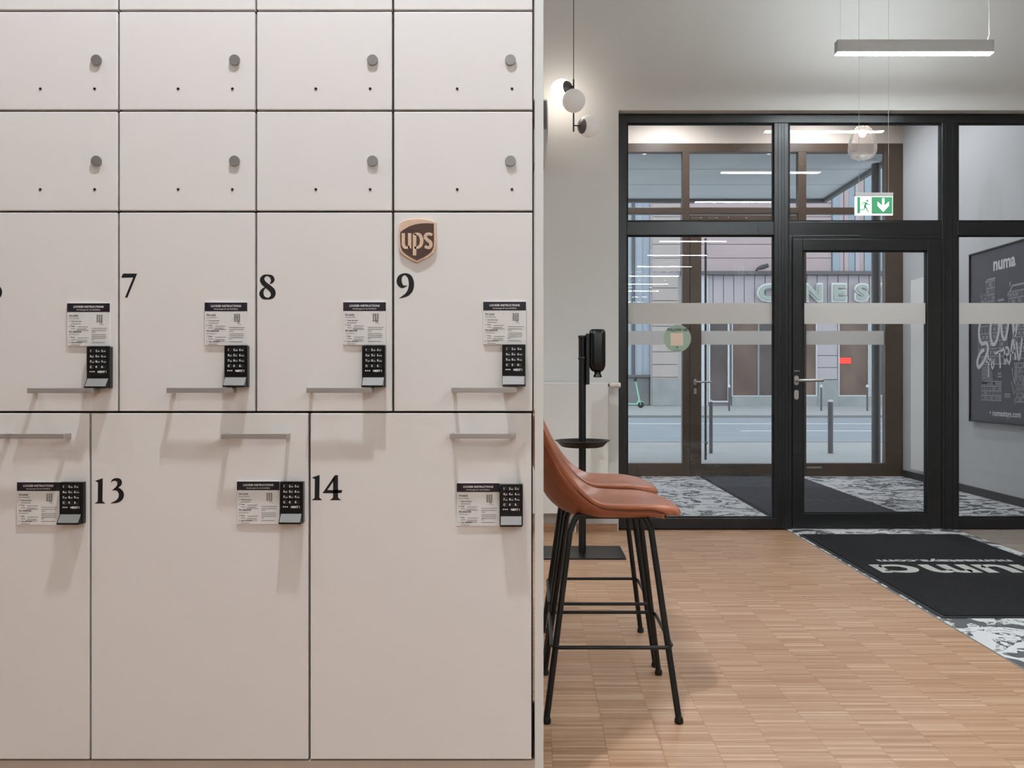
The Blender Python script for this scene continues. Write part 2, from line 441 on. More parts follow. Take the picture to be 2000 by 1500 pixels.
# ------------------------------------------------------------------ inner entrance glazing
win = empty('window_1', (2.4, DF, 0), 'black framed glazed screen around the inner entrance door', 'window', kind='structure')
def fbox(name, x0, x1, y0, y1, d=DF, dep=.07, mt='frame_black', parent=win, bev=.003):
    return MB().pbox(x0, x1, y0, y1, d, dep).build(name, mt, parent, bevel=bev)
FB = VY+CH*F/DF        # pixel row of the floor at the frame
fbox('jamb', 1206, 1224, 222, FB); fbox('jamb', 2150, 2166, 222, FB)
fbox('top_rail', 1224, 2150, 222, 240)
for a, b in ((1224,1512), (1540,1840), (1870,2150)): fbox('transom', a, b, 433, 459)
fbox('mullion', 1512, 1540, 240, FB); fbox('mullion', 1840, 1870, 240, FB)
fbox('door_post', 1540, 1547, 459, FB, dep=.06); fbox('door_head', 1547, 1840, 459, 466, dep=.06)
fbox('bottom_rail', 1224, 1512, 1012, FB); fbox('bottom_rail', 1870, 2150, 1012, FB)
# raised seam lines on the mullions
for xm in (1520, 1527, 1532, 1847, 1861):
    MB().pbox(xm, xm+1.2, 241, FB-.5, DF-.004, .006).build('profile_rib', 'frame_black', win)
def bead(x0, x1, y0, y1, parent, d=DF):
    g = MB(); t = 3.0
    for a in ((x0, x1, y0, y0+t), (x0, x1, y1-t, y1), (x0, x0+t, y0+t, y1-t), (x1-t, x1, y0+t, y1-t)): g.pbox(*a, d+.018, .03)
    g.build('glazing_bead', 'gasket', parent)
def pane(x0, x1, y0, y1, parent, d=DF, mt='pane', band=None, dz=.036):
    g = MB().pbox(x0, x1, y0, y1, d, 0); dd = d+dz
    x0w, x1w, z0w, z1w = X(x0,d), X(x1,d), Z(y1,d), Z(y0,d)
    o = MB().add([(x0w,dd,z0w),(x1w,dd,z0w),(x1w,dd,z1w),(x0w,dd,z1w)], [(0,1,2,3)]).build('pane', mt, parent)
    if band:
        MB().box(x0w+.003, x1w-.003, dd-.0035, dd-.003, Z(band[1],d), Z(band[0],d)).build('frosted_band', 'frosted_film', o)
    return o
BI = (591, 632)
for a in ((1224,1512,240,433), (1540,1840,240,433), (1870,2150,240,433)): pane(*a, win); bead(*a, win)
for a in ((1224,1512,459,1012), (1870,2150,459,1012)): pane(*a, win, band=BI); bead(*a, win)
# inner door
DL = DF-.006
door = empty('door_1', (X(1693, DF), DL, 0), 'black framed glass entrance door with steel lever handle', 'door', kind='structure')
FBd = VY+(CH-.008)*F/DL
for n, a in (('stile', (1548,1568,466.5,FBd)), ('stile', (1812,1839,466.5,FBd)), ('top_rail', (1568,1812,466.5,489)), ('bottom_rail', (1568,1812,1003,FBd))):
    fbox(n, *a, d=DL, dep=.07, parent=door)
pane(1568, 1812, 489, 1003, door, band=BI, d=DL); bead(1568,1812,489,1003, door, d=DL)
def lever(parent, x, y, d, L, mt='steel', flip=1):
    """oval rose, lever and key plate at pixel x,y"""
    c = P(x, y, d)
    def oval(cz, hw, hh, name):
        m = MB(); pts = rounded_rect(hw, hh, hw*.98, 6)
        m.prism([(c.x+p[0], cz+p[1]) for p in pts], d-.010, d-.0005); return m.build(name, mt, parent, bevel=.002)
    oval(c.z, .017, .036, 'handle_rose'); oval(Z(y+28*6.3/d, d), .017, .036, 'key_plate')
    h = MB(); path = catmull([(c.x, d-.008, c.z), (c.x, d-.045, c.z), (c.x+.012*flip, d-.058, c.z), (c.x+.05*flip, d-.06, c.z), (c.x+L*.8*flip, d-.06, c.z), (c.x+L*flip, d-.056, c.z)], 4)
    h.tube(path, .0105, 12); h.build('lever_handle', mt, parent, smooth=True)
lever(door, 1555, 743, DL, .185)
MB().pbox(1551.5, 1561.5, 723.6, 725.4, DL-.003, .004).build('handle_mark', 'steel', door)
# round sticker on the inner glass
st = empty('sticker', P(1323, 661, DF+.03), 'round sage green sticker on the inner glass left of the entrance door', 'sticker')
c = P(1323, 661, DF+.03)
m = MB(); m.prism([(c.x+.103*math.cos(2*PI*k/48), c.z+.103*math.sin(2*PI*k/48)) for k in range(48)], DF+.0305, DF+.0315); m.build('disc', 'sticker_green', st)
fy = DF+.030
pf = lambda x, y, d=fy: (X(x, DF), d, Z(y, DF))
MB().add([pf(1311,650), pf(1335.5,650), pf(1335.5,674.5), pf(1311,674.5)], [(0,1,2,3)]).build('code_field', 'sticker_cream', st)
link_mesh('lettering', text_mesh('FOLLOW US!', .026, 'sticker_ink', 'CENTER', .0012), st, P(1323, 646.5, fy+0) , (PI/2,0,0))
g = MB(); g.stroke([(1320.5,679,.8),(1323,677,1.2),(1325.5,679,1.2),(1323.5,681.5,.8)], 4, pf); g.stroke([(1316.5,684.5,.8),(1331,684.5,.8)], 1, pf); g.build('print', 'sticker_ink', st)

# ------------------------------------------------------------------ outer glazing
wo = empty('window_2', (2.4, DO, 0), 'bronze framed outer glazing towards the street', 'window', kind='structure')
FBo = VY+CH*F/DO
ob = lambda n, *a, parent=wo, dep=.09: MB().pbox(*a, DO, dep).build(n, 'frame_bronze', parent, bevel=.004)
ob('jamb', 1729, 1763.5, 280, FBo); ob('jamb', 1138, 1152, 280, FBo)
ob('top_rail', 1152, 1729, 280, 297)
for a, b in ((1152,1333), (1347,1559), (1575,1729)): ob('transom', a, b, 405, 417)
ob('mullion', 1333, 1347, 297, FBo); ob('mullion', 1559, 1575, 297, FBo)
ob('bottom_rail', 1152, 1333, 905, FBo); ob('bottom_rail', 1575, 1729, 905, FBo)
BO = (646, 673)
for a in ((1152,1333,297,405), (1347,1559,297,405), (1575,1729,297,405)): pane(*a, wo, d=DO, mt='pane_outer')
for a in ((1152,1333,417,905), (1575,1729,417,905)): pane(*a, wo, d=DO, mt='pane_outer', band=BO)
MB().pbox(1575.5, 1605, 911.5, 914.5, DO-.004, .006).build('sill_plate', 'steel', wo)
do = empty('door_2', (X(1453, DO), DO, 0), 'bronze framed outer street door seen through the glass', 'door', kind='structure')
for n, a in (('stile', (1348,1370,420,FBo-1)), ('stile', (1540,1558,420,FBo-1)), ('top_rail', (1370,1540,420,445)), ('bottom_rail', (1370,1540,906,FBo-1))):
    ob(n, *a, parent=do, dep=.08)
pane(1370, 1540, 445, 906, do, d=DO, mt='pane_outer', band=BO)
lever(do, 1357.5, 746, DO, .18)
g = MB(); pz0, pz1 = Z(900, DO), Z(462, DO); px = X(1382.5, DO)
g.tube([(px, DO+.13, pz0), (px, DO+.13, pz1)], .014, 12); g.tube([(px, DO+.045, pz0+.2), (px, DO+.13, pz0+.2)], .009, 8); g.tube([(px, DO+.045, pz1-.2), (px, DO+.13, pz1-.2)], .009, 8)
g.build('pull_bar', 'pole_grey', do, smooth=True)

# ------------------------------------------------------------------ lockers
D1 = 2.23; DT = .019; SPX = D1/F
lx = lambda x: X(x, D1)
lz = lambda y: Z(y, D1)
LD = .42
ffront = lambda d: (lambda x, y: (X(x, D1), d, Z(y, D1)))
# shared pieces, built around their own centre, facing -Y
PW = .1134
def plate_meshes():
    h = PW/2
    body = MB().box(-h, h, -.004, 0, -h, h).mesh('instruction_plate', 'plate_white', bevel=.0008)
    header = MB().add([(-h+.0005,-.00425,h-.0235),(h-.0005,-.00425,h-.0235),(h-.0005,-.00425,h-.0005),(-h+.0005,-.00425,h-.0005)], [(0,1,2,3)]).mesh('header', 'plate_header')
    T = MB(); fn = lambda ox, oz: (lambda x, y: (ox+x, -.0045, oz+y))
    bake(T, text_mesh('LOCKER INSTRUCTIONS', .0072, 'print_white', 'CENTER', .00022), fn(.000, h-.0122))
    bake(T, text_mesh('Anweisungen f\u00fcr das Schlie\u00dffach', .0048, 'print_white', 'CENTER', .00005), fn(.0, h-.0192))
    title = T.mesh('title', 'print_white')
    B = MB()
    for s, sz, off, px, py in (('TO LOCK', .0056, .00022, 4, 27), ('Zum Abschlie\u00dfen', .0040, 0, 4, 31.5), ('1', .0046, .0001, 4, 37.5), ('Close the door', .0046, .0001, 8, 37.5),
                               ('2', .0046, .0001, 4, 47), ('Press', .0046, .0001, 8, 47), ('TO UNLOCK', .0056, .00022, 4, 58), ('Zum Entsperren', .0040, 0, 4, 62.5),
                               ('1', .0046, .0001, 4, 68.5), ('Press', .0046, .0001, 8, 68.5), ('2', .0046, .0001, 4, 78.5), ('Open the door!', .0046, .0001, 8, 78.5)):
        bake(B, text_mesh(s, sz, 'ink_black', 'LEFT', off), fn(-h+px*SPX, h-py*SPX+.001))
    black = B.mesh('instruction_text', 'ink_black')
    G = MB()                                         # lines too small to read
    def ln(x0, x1, yy, t=.9):
        G.add([(-h+x0*SPX,-.0045,h-yy*SPX),(-h+x1*SPX,-.0045,h-yy*SPX),(-h+x1*SPX,-.0045,h-(yy-t)*SPX),(-h+x0*SPX,-.0045,h-(yy-t)*SPX)], [(0,1,2,3)])
    for x0, x1, yy in ((8,27,41),(8,17,50.5),(21,41,47),(20,38,51),(18,42,53.5),(8,17,72),(21,42,68.5),(20,39,73),(18,40,76),(8,25,82),
                       (48,79,49.5),(48,77,53.5),(48,56,57),(48,76,62),(48,77,65.5),(48,76,69),(48,53,72),(48,74,77)): ln(x0, x1, yy)
    for r in range(5):                               # small keypad drawing and pointing hand
        for c_ in range(3): ln(58+c_*4.2, 61+c_*4.2, 25+r*3.1, 2.2)
    G.stroke([(-h+66*SPX, h-36*SPX, .0012), (-h+68*SPX, h-41*SPX, .001), (-h+71*SPX, h-43*SPX, .0008)], 3, lambda x, y: (x, -.0045, y))
    G.stroke([(-h+66*SPX, h-37*SPX, .0009), (-h+64*SPX, h-42*SPX, .0009)], 1, lambda x, y: (x, -.0045, y))
    grey = G.mesh('small_print', 'ink_grey')
    return body, header, title, black, grey
PL = plate_meshes()
def make_plate(parent, cx, cz, tilt=0):
    o = link_mesh('instruction_plate', PL[0], parent, (cx, D1-.0004, cz)); 
    for n, me in zip(('header', 'title', 'instruction_text', 'small_print'), PL[1:]): link_mesh(n, me, o, (cx, D1-.0004, cz))
    return o
KW, KH = .0608, .0835          # keypad width, height of the flat face
def key_meshes(KT):
    body = MB().box(-KW/2, KW/2, -.018, 0, -KT, 0).mesh('keypad_lock', 'black_gloss', bevel=.0012)
    key = MB().box(-.0066, .0066, -.0196, -.0175, -.0052, .0052).mesh('key', 'key_black', bevel=.0007)
    L = MB(); labs = ['1','2abc','3def','4ghi','5jkl','6mno','7pqr','8tuv','9wxy','C','0','0\u2013']
    pos = [(-.0148+c*.0150, -.0112-r*.0140) for r in range(4) for c in range(3)]
    for s, (px, pz) in zip(labs, pos):
        f = lambda x, y, px=px, pz=pz: (px-.0058+x, -.0199, pz-.0024+y)
        bake(L, text_mesh(s[0], .0074, 'print_white', 'LEFT', .0003), f)
        if len(s) > 1: bake(L, text_mesh(s[1:], .0044, 'print_white', 'LEFT', .0001), lambda x, y, f=f: f(x+.0052, y))
    bake(L, text_mesh('NEXT !', .0074, 'print_white', 'LEFT', .0004), lambda x, y: (-.001+x, -.0183, -.0685+y))
    for q in range(3): L.add([(-.022+q*.005,-.0183,-.067),(-.019+q*.005,-.0183,-.067),(-.019+q*.005,-.0183,-.064),(-.022+q*.005,-.0183,-.064)], [(0,1,2,3)])
    lab = L.mesh('key_labels', 'print_white')
    z0 = -KT+.0265
    knob = MB(); hw = KW/2-.0015                     # wedge shaped thumb turn under the keys
    knob.add([(-hw,-.018,z0),(hw,-.018,z0),(hw,-.034,-KT+.004),(-hw,-.034,-KT+.004),(hw,-.034,-KT+.0005),(-hw,-.034,-KT+.0005),(hw,-.016,-KT+.0005),(-hw,-.016,-KT+.0005)],
             [(0,1,2,3),(3,2,4,5),(5,4,6,7),(0,3,5,7),(1,6,4,2),(0,7,6,1)])
    kn = knob.mesh('thumb_turn', 'black_gloss')
    face = MB().add([(-hw+.002,-.0187,z0-.001),(hw-.002,-.0187,z0-.001),(hw-.002,-.0339,-KT+.0052),(-hw+.002,-.0339,-KT+.0052)], [(0,1,2,3)]).mesh('turn_face', 'turn_grey')
    return body, key, lab, kn, face, pos
KM = key_meshes(.109)
def make_keypad(parent, cx, ztop):
    body, key, lab, kn, face, pos = KM
    o = link_mesh('keypad_lock', body, parent, (cx, D1, ztop))
    for px, pz in pos: link_mesh('key', key, o, (cx+px, D1, ztop+pz))
    link_mesh('key_labels', lab, o, (cx, D1, ztop)); link_mesh('thumb_turn', kn, o, (cx, D1, ztop)); link_mesh('turn_face', face, o, (cx, D1, ztop))
    return o
HW, HP, HT = .170, .037, .0135
HM = MB().box(-HW/2, HW/2, -HP, -HP+.008, -HT/2, HT/2).box(-HW/2, -HW/2+.010, -HP+.008, 0, -HT/2, HT/2).box(HW/2-.010, HW/2, -HP+.008, 0, -HT/2, HT/2).mesh('handle', 'steel', bevel=.0008)
KNM = MB().lathe([(.0120,0),(.0142,.0015),(.0142,.0050),(.0136,.0058)], axis='y', seg=32).mesh('knob', 'knob_grey')
SCM = MB().lathe([(.0036,-.002),(.0036,.0012),(.0022,.0012),(.0022,.0002),(.0,.0002)], axis='y', seg=14).mesh('screw', 'hole_dark')
def digit(m, ch, ox, oy, fn, k=1.0):
    """draw a digit with pen strokes; coordinates in pixels of the locker plane"""
    f = lambda x, y: fn(ox+x*k, oy+y*k)
    if ch == '7': m.poly([(3.2,0.3),(31,0.3),(12,47.3),(7.1,47.3),(23.2,8),(0,8.4)], f)
    elif ch == '9':
        m.stroke([(4.5,49,.6),(12,45.5,4),(20,41,7.5),(26,33.5,9.8),(28.5,24,10.4),(28,15,10),(25,7,8.5),(20,3,6),(15.5,1.6,4),(10,3.6,5.5),(5.8,8.5,8.5),(4.6,15.5,10),(6.5,21.5,9.4),(10.5,25.4,7),(15,25.6,3.8),(20.5,23.3,.6)], 6, f)
    elif ch == '6':
        m.stroke([(29.5,.6,.6),(22,4.1,4),(14,8.6,7.5),(8,16.1,9.8),(5.5,25.6,10.4),(6,34.6,10),(9,42.6,8.5),(14,46.6,6),(18.5,48,4),(24,46,5.5),(28.2,41.1,8.5),(29.4,34.1,10),(27.5,28.1,9.4),(23.5,24.2,7),(19,24,3.8),(13.5,26.3,.6)], 6, f)
    elif ch == '8':
        m.stroke([(20.6,18.2,1.5),(24.5,15,5),(26.2,10,7.6),(23.5,4.6,6.6),(16.5,1.8,3.4),(9.5,3.2,5.4),(5.6,9.2,8.8),(7.6,15.4,9.6),(13.5,21.2,9.8),(20.5,26.6,10),(26.2,33,10.4),(26.8,40.2,9),(23,45.2,6),(16.3,47.2,3.4),(8.5,45.2,6.5),(4.4,39.2,8.6),(5.2,33,7.2),(8.8,28,4),(12.5,25.4,1.5)], 6, f)
    elif ch == '1': m.poly([(0.2,5.2),(15.3,0),(15.3,10),(14.8,43.5),(15.8,45.6),(20,48.6),(20,49.4),(0,49.4),(0,48.6),(5,45.6),(5.6,43.5),(6,8.2),(3,6.8)], f)
    elif ch == '3':
        m.stroke([(.4,8.4,.8),(4.5,3.6,3.6),(10.5,2.6,6),(16.2,5,8.8),(17,10.4,9),(14.2,15.4,6),(9.6,19.6,3.4),(2.4,24,.6)], 6, f)
        m.stroke([(2.4,23.6,.6),(9,21.6,4.4),(15,22.6,7.4),(19.8,28,9.6),(20.6,34.5,10),(17.6,41,8.4),(10.5,46,5.2),(-.6,48.8,.6)], 6, f)
    elif ch == '4':
        m.poly([(23.5,.6),(29.8,.6),(29.8,43.6),(31,45.6),(35.5,48.8),(35.5,49.4),(14.2,49.4),(14.2,48.8),(19,45.6),(20,43.6),(20,6)], f)
        m.poly([(23.5,.6),(23.5,8.5),(20,13.2),(9,29.6),(9,35.6),(0,35.6),(0,34.8)], f); m.poly([(8.8,29.6),(38.6,29.6),(36,35.6),(8.8,35.6)], f)
def make_locker(x0, x1, y0, y1, label, num=None, plate=None, keypad=None, handle=None, knob=None, screws=(), group=None):
    g = 2.2
    root = empty('locker', (lx((x0+x1)/2), D1, lz(y1)), label, 'locker', group)
    MB().box(lx(x0)+.0004, lx(x1)-.0004, D1+DT+.001, D1+LD, lz(y1)+.0004, lz(y0)-.0004).build('body', 'locker_gap_shade', root)
    dr = MB().box(lx(x0+g), lx(x1-g), D1, D1+DT, lz(y1-g), lz(y0+g)).build('door', 'locker_white', root, bevel=.0016)
    if num:
        m = MB(); fn = ffront(D1-.0004); xx = num[1]
        for ch in num[0]: digit(m, ch, xx, num[2], fn); xx += num[3] if len(num) > 3 else 30
        m.build('number', 'ink_black', dr)
    if handle: link_mesh('handle', HM, dr, (X((handle[0]+handle[1])/2, D1-HP), D1, Z(handle[2], D1-HP)))
    if knob: link_mesh('knob', KNM, dr, (lx(knob[0]), D1, lz(knob[1])))
    for sx, sy in screws: link_mesh('screw', SCM, dr, (lx(sx), D1, lz(sy)))
    if keypad: make_keypad(root, X(keypad[0], D1-.018), Z(keypad[1], D1-.018))
    if plate: make_plate(root, X(plate[0], D1-.004), Z(plate[1], D1-.004))
    return root
XC = [-37, 231, 499.5, 767.5, 1042]; YR = [-175, 21, 216, 413, 805, 1485]
cn = ['leftmost column', 'second column from left', 'third column from left', 'rightmost column']
rn = ['cut off by the top photo edge', 'in the upper row with knobs', 'in the lower row with knobs']
KX = [189.5, 459, 728, 997]; SX = [(79,185), (348,454), (617,723), (893,1000)]
for r in range(3):
    for c_ in range(4):
        ky = (118-196, 118, 315)[r]; sy = (174-196, 173.5, 370)[r]
        make_locker(XC[c_], XC[c_+1], YR[r], YR[r+1], 'small white locker %s, %s' % (rn[r], cn[c_]), knob=(KX[c_], ky), screws=[(s, sy) for s in SX[c_]], group='small white lockers with round knobs')
row3 = [('6', -30, 536, (173, 634), (191.5, 677), (52, 181, 763), 'white locker number 6 at the left edge, keypad below its instruction plate'),
        ('7', 237, 534, (441.5, 632.5), (460.5, 675), (325, 453, 762.5), 'white locker bearing the numeral seven, left of the middle of its row'),
        ('8', 506.5, 536, (712, 632), (729.5, 675), (598, 726, 762.5), 'white locker bearing the numeral eight, next to the shield-sign locker'),
        ('9', 775, 534, (985.5, 631), (1003.5, 673), (881, 1010, 762), 'white locker number 9 below the wooden shield sign')]
for i, (n, nx, ny, pl, kp, hd, lb) in enumerate(row3):
    make_locker(XC[i], XC[i+1], 413, 805, lb, (n, nx, ny), pl, kp, hd, group='numbered lockers with keypads')
XB = [-252, 176, 604, 1040]
rowb = [(None, (75, 983.5), (138.5, 942), (-4, 125, 852.5), 'large white locker at the lower left, its number out of the photo'),
        (('13', 185.5, 934, 31), (504.5, 982), (569, 941), (434, 557, 852.5), 'large white locker number 13 in the bottom row'),
        (('14', 609, 927.5, 21.5), (934, 985.5), (998.5, 946), (879, 1006, 852), 'large white locker number 14 at the lower right')]
for i, (n, pl, kp, hd, lb) in enumerate(rowb):
    make_locker(XB[i], XB[i+1], 805, 1485, lb, n, pl, kp, hd, group='numbered lockers with keypads')
sp = MB().box(lx(1044.3), lx(1061.5), D1-.001, D1+LD+.005, 0, lz(-175)).build('locker_side_panel', 'locker_side', bevel=.001)
tag(sp, 'tall narrow white end panel at the right of the lockers', 'panel')
pn = MB().box(lx(-252), lx(1044), D1+.004, D1+LD, 0, lz(1487)).build('locker_plinth', 'plinth'); tag(pn, 'beige plinth board under the bottom lockers', 'plinth')
eu = empty('locker_end_unit', (lx(-145), D1, lz(1485)), 'plain white locker unit beyond the left edge of the photo', 'locker')
MB().box(lx(-252)+.0004, lx(-37)-.0004, D1+DT+.001, D1+LD, lz(805)+.0004, lz(-175)-.0004).build('body', 'locker_gap_shade', eu)
for r in range(4): MB().box(lx(-252+2.2), lx(-37-2.2), D1, D1+DT, lz(YR[r+1]-2.2), lz(YR[r]+2.2)).build('door', 'locker_white', eu, bevel=.0016)
MB().box(lx(-269), lx(-252.3), D1-.001, D1+LD+.005, 0, lz(-175)).build('end_panel', 'locker_side', eu, bevel=.001)
# wooden shield sign
sg = empty('shield_sign', P(815, 513, D1), 'small wooden shield sign with dark face and pale letters on locker 9', 'sign')
out = [(779,460),(779.5,450),(782.5,436),(788,432),(800,428.6),(815,427.4),(830,428.6),(845,432.4),(852.8,436),(852.8,470),(852,484),(848,494),(840,501.5),(828,508),(815,513.5),(802,508),(791,501.5),(783,494),(779.6,484)]
MB().prism([(lx(a), lz(b)) for a, b in out], D1-.0070, D1-.0006).build('shield', 'wood_pale', sg, bevel=.0015, tri=True)
inn = [(782.6,454.5),(790,449),(800,443.2),(812,439.2),(824,437.3),(836,437),(848,437.6),(848.4,470),(847.6,483),(844,491.5),(836,498.4),(826,504),(815,509.5),(804,504),(795,498.4),(787,491.5),(783.4,483),(782.6,470)]
MB().prism([(lx(a), lz(b)) for a, b in inn], D1-.0078, D1-.0066).build('dark_face', 'wood_brown', sg, tri=True)
g = MB(); fn = ffront(D1-.0083)
g.stroke([(788.6,456.5,6.6),(788.6,472,6.6),(788.8,479,6.6),(791.5,483.6,6),(796,484.6,5),(800.8,483.4,6)], 5, fn); g.stroke([(801,456.5,6.6),(801,486.3,6.6)], 1, fn)
g.stroke([(810.6,457.6,6.8),(810.6,499.8,6.8)], 1, fn); g.stroke([(809,458.6,4),(816,457.9,5),(821.6,461,6.2),(824.4,470,7),(822.6,479.6,6.6),(817,484.4,5.2),(810.5,484.6,4)], 5, fn)
g.stroke([(845,460.4,6),(839,457.8,5.4),(833,459.6,6.2),(831.8,465,6.6),(836,470,6.6),(841.2,474,6.8),(842.4,480,6.6),(838.6,484.8,5.8),(830.4,482.6,6)], 5, fn)
g.build('letters', 'wood_pale', sg)

# ------------------------------------------------------------------ bar stools
def loft(center, edge, hw, off_top, off_bot, nu=34, nv=18, ue=14):
    """closed cushion shape between two offsets of a cupped surface"""
    cu = catmull([(*p, 0) for p in center], nu//(len(center)-1)+1); ed = catmull([(*p, 0) for p in edge], nu//(len(center)-1)+1)
    hh = catmull([(h, 0, 0) for h in hw], nu//(len(center)-1)+1); N = len(cu)
    G = [[None]*(nv+1) for _ in range(N)]
    for i in range(N):
        for j in range(nv+1):
            v = -1+2*j/nv; v = math.sin(v*PI/2); a = abs(v)**2.2
            p = cu[i].lerp(ed[i], a); G[i][j] = Vector((p.x, hh[i].x*v, p.y))
    Nn = [[None]*(nv+1) for _ in range(N)]
    for i in range(N):
        for j in range(nv+1):
            du = G[min(i+1,N-1)][j]-G[max(i-1,0)][j]; dv = G[i][min(j+1,nv)]-G[i][max(j-1,0)]
            n = dv.cross(du); n = n.normalized() if n.length > 1e-9 else Vector((0,0,1))
            Nn[i][j] = n
    m = MB(); vs = []
    def env(i, j):
        u = abs(-1+2*i/(N-1)); v = abs(math.sin((-1+2*j/nv)*PI/2))
        return math.sqrt(max(0, 1-u**ue))*math.sqrt(max(0, 1-v**9))
    for off in (off_top, off_bot):
        mid = (off_top+off_bot)/2
        for i in range(N):
            for j in range(nv+1): vs.append(G[i][j]+Nn[i][j]*(mid+(off-mid)*env(i, j)))
    W = nv+1; K = N*W; fs = []
    for i in range(N-1):
        for j in range(nv):
            a, b, c_, d_ = i*W+j, i*W+j+1, (i+1)*W+j+1, (i+1)*W+j
            fs.append((a, d_, c_, b)); fs.append((K+a, K+b, K+c_, K+d_))
    m.add(vs, fs)
    return m, [G[i][0] for i in range(N)], [G[i][nv] for i in range(N)], Nn
def make_stool():
    root = empty('bar_stool', (0,0,0), '', 'stool', 'tan leather bar stools behind the lockers')
    cen = [(.248,.638),(.225,.661),(.15,.672),(.05,.668),(-.05,.666),(-.13,.680),(-.185,.722),(-.222,.80),(-.25,.90),(-.268,.985)]
    edg = [(.222,.646),(.195,.673),(.13,.690),(.05,.694),(-.03,.702),(-.085,.735),(-.13,.785),(-.172,.848),(-.212,.925),(-.240,.985)]
    hw = [.105,.168,.198,.208,.213,.214,.208,.198,.182,.150]
    ce2 = [(a-.016*(i == 0)-.008*(i == 1), b+.004*(i == 0)) for i, (a, b) in enumerate(cen)]; ed2 = [(a-.016*(i == 0)-.008*(i == 1), b+.004*(i == 0)) for i, (a, b) in enumerate(edg)]
    sh, el, er, _ = loft(ce2, ed2, [h*.975 for h in hw], -.004, -.032, ue=5); 
    shell = sh.build('shell', 'leather_shell', root, smooth=True, weld=True)
    pd, el, er, _ = loft(cen, edg, hw, .015, -.016); pad = pd.build('seat_pad', 'leather', root, smooth=True, weld=True)
    for k, e in ((-1, el), (1, er)):
        i0 = [p for p in e]
        MB().tube([(p.x, p.y*.992, p.z-.015) for p in i0[5:-2]], .0018, 6).build('piping', 'stitch', pad, smooth=True)
    # creases where seat meets back
    r = .0105
    for sy in (-1, 1):
        yt, yb = .143*sy, .225*sy
        for sx in (-1, 1):
            top = Vector((.128*sx, yt, .655)); bot = Vector((.213*sx, yb, .012))
            dirn = (bot-top).normalized(); a = top+dirn*.05
            path = [Vector((.07*sx, yt, .655))]+catmull([(.085*sx, yt, .655), (.112*sx, yt, .651), tuple(a)], 6)+[bot]
            leg = MB().tube(path, r, 12).build('leg', 'black_metal', root, smooth=True)
            MB().lathe([(.0125,.0),(.0145,.003),(.0145,.012),(.0115,.02)], (bot.x, bot.y, 0), seg=14).build('foot_cap', 'black_plastic', leg, smooth=True)
        MB().tube([(-.075, yt, .655), (.075, yt, .655)], r, 12).build('seat_rail', 'black_metal', root, smooth=True)
    for sx in (-1, 1): MB().tube([(.09*sx, -.143, .650), (.09*sx, .143, .650)], .009, 10).build('cross_rail', 'black_metal', root, smooth=True)
    ring = [(p[0], p[1], .238) for p in rounded_rect(.196, .209, .032, 6)]
    MB().tube(ring, .0062, 10, closed=True).build('foot_ring', 'black_metal', root, smooth=True)
    return root
def copy_tree(o, parent=None):
    c = o.copy(); COL.objects.link(c)
    if parent: c.parent = parent
    for ch in list(o.children): copy_tree(ch, c)
    return c
s1 = make_stool(); s2 = copy_tree(s1)
s1.location = (.25, 2.945, 0); s1['label'] = 'tan leather bar stool with black legs, the nearer one'
s2.location = (.25, 3.482, 0); s2['label'] = 'tan leather bar stool with black legs, the farther one partly hidden'

# ------------------------------------------------------------------ hand sanitiser stand
SD = 5.40; sX = .302
hs = empty('sanitiser_stand', (sX, SD, 0), 'black sanitiser stand on a square base plate with round drip tray', 'stand')
MB().box(sX-.262, sX+.262, SD-.19, SD+.205, 0, .010).build('base_plate', 'black_metal', hs, bevel=.002)
MB().lathe([(.0235,.010),(.0235,1.36)], (sX, SD, 0), seg=24).build('pole', 'black_metal', hs, smooth=True)
for zc in (1.385, 1.247): MB().lathe([(.0255,-.008),(.027,-.004),(.027,.004),(.0255,.008)], (sX, SD, zc), seg=24).build('collar', 'black_plastic', hs, smooth=True)
MB().lathe([(.0245,1.255),(.0245,1.380)], (sX, SD, 0), seg=24).build('pole_head', 'black_gloss', hs, smooth=True)
zt = .722
MB().lathe([(.024,zt-.034),(.115,zt-.042),(.135,zt-.036),(.160,zt-.008),(.178,zt),(.176,zt+.003),(.156,zt-.004),(.132,zt-.028),(.112,zt-.034),(.024,zt-.030)], (sX, SD, 0), seg=48).build('drip_tray', 'tray_black', hs, smooth=True)
MB().box(sX+.022, sX+.045, SD-.035, SD+.035, Z(751,SD), Z(652,SD)).build('bracket', 'black_plastic', hs, bevel=.004)
dx = X(1166.5, SD); z1, z0 = Z(643.5, SD), Z(726, SD)
bm_ = MB(); prof = rounded_rect(.052, .046, .030, 6); hts = [(z0,.55,.5),(z0+.012,.80,.78),(z0+.035,.98,.98),(z0+.06,1,1),(z1-.03,1,1),(z1-.01,.95,.95),(z1,.80,.80)]
vs_ = []; fs_ = []; n = len(prof)
for h, a, b in hts: vs_ += [(dx+p[0]*a, SD+p[1]*b, h) for p in prof]
for i in range(len(hts)-1):
    for k in range(n): fs_.append((i*n+k, i*n+(k+1) % n, (i+1)*n+(k+1) % n, (i+1)*n+k))
fs_ += [tuple(range(n-1,-1,-1)), tuple((len(hts)-1)*n+k for k in range(n))]
bm_.add(vs_, fs_); disp = bm_.build('dispenser', 'black_gloss', hs, smooth=True)
MB().lathe([(.024,z0+.01),(.020,z0-.012),(.026,z0-.024),(.029,z0-.033),(.022,z0-.037),(.010,z0-.037)], (dx+.002, SD, 0), seg=24).build('nozzle', 'black_gloss', disp, smooth=True)
MB().lathe([(.009,z0-.036),(.009,z0-.040),(.0,z0-.040)], (dx-.012, SD-.012, .006), seg=12).build('sensor_eye', 'plate_white', disp)

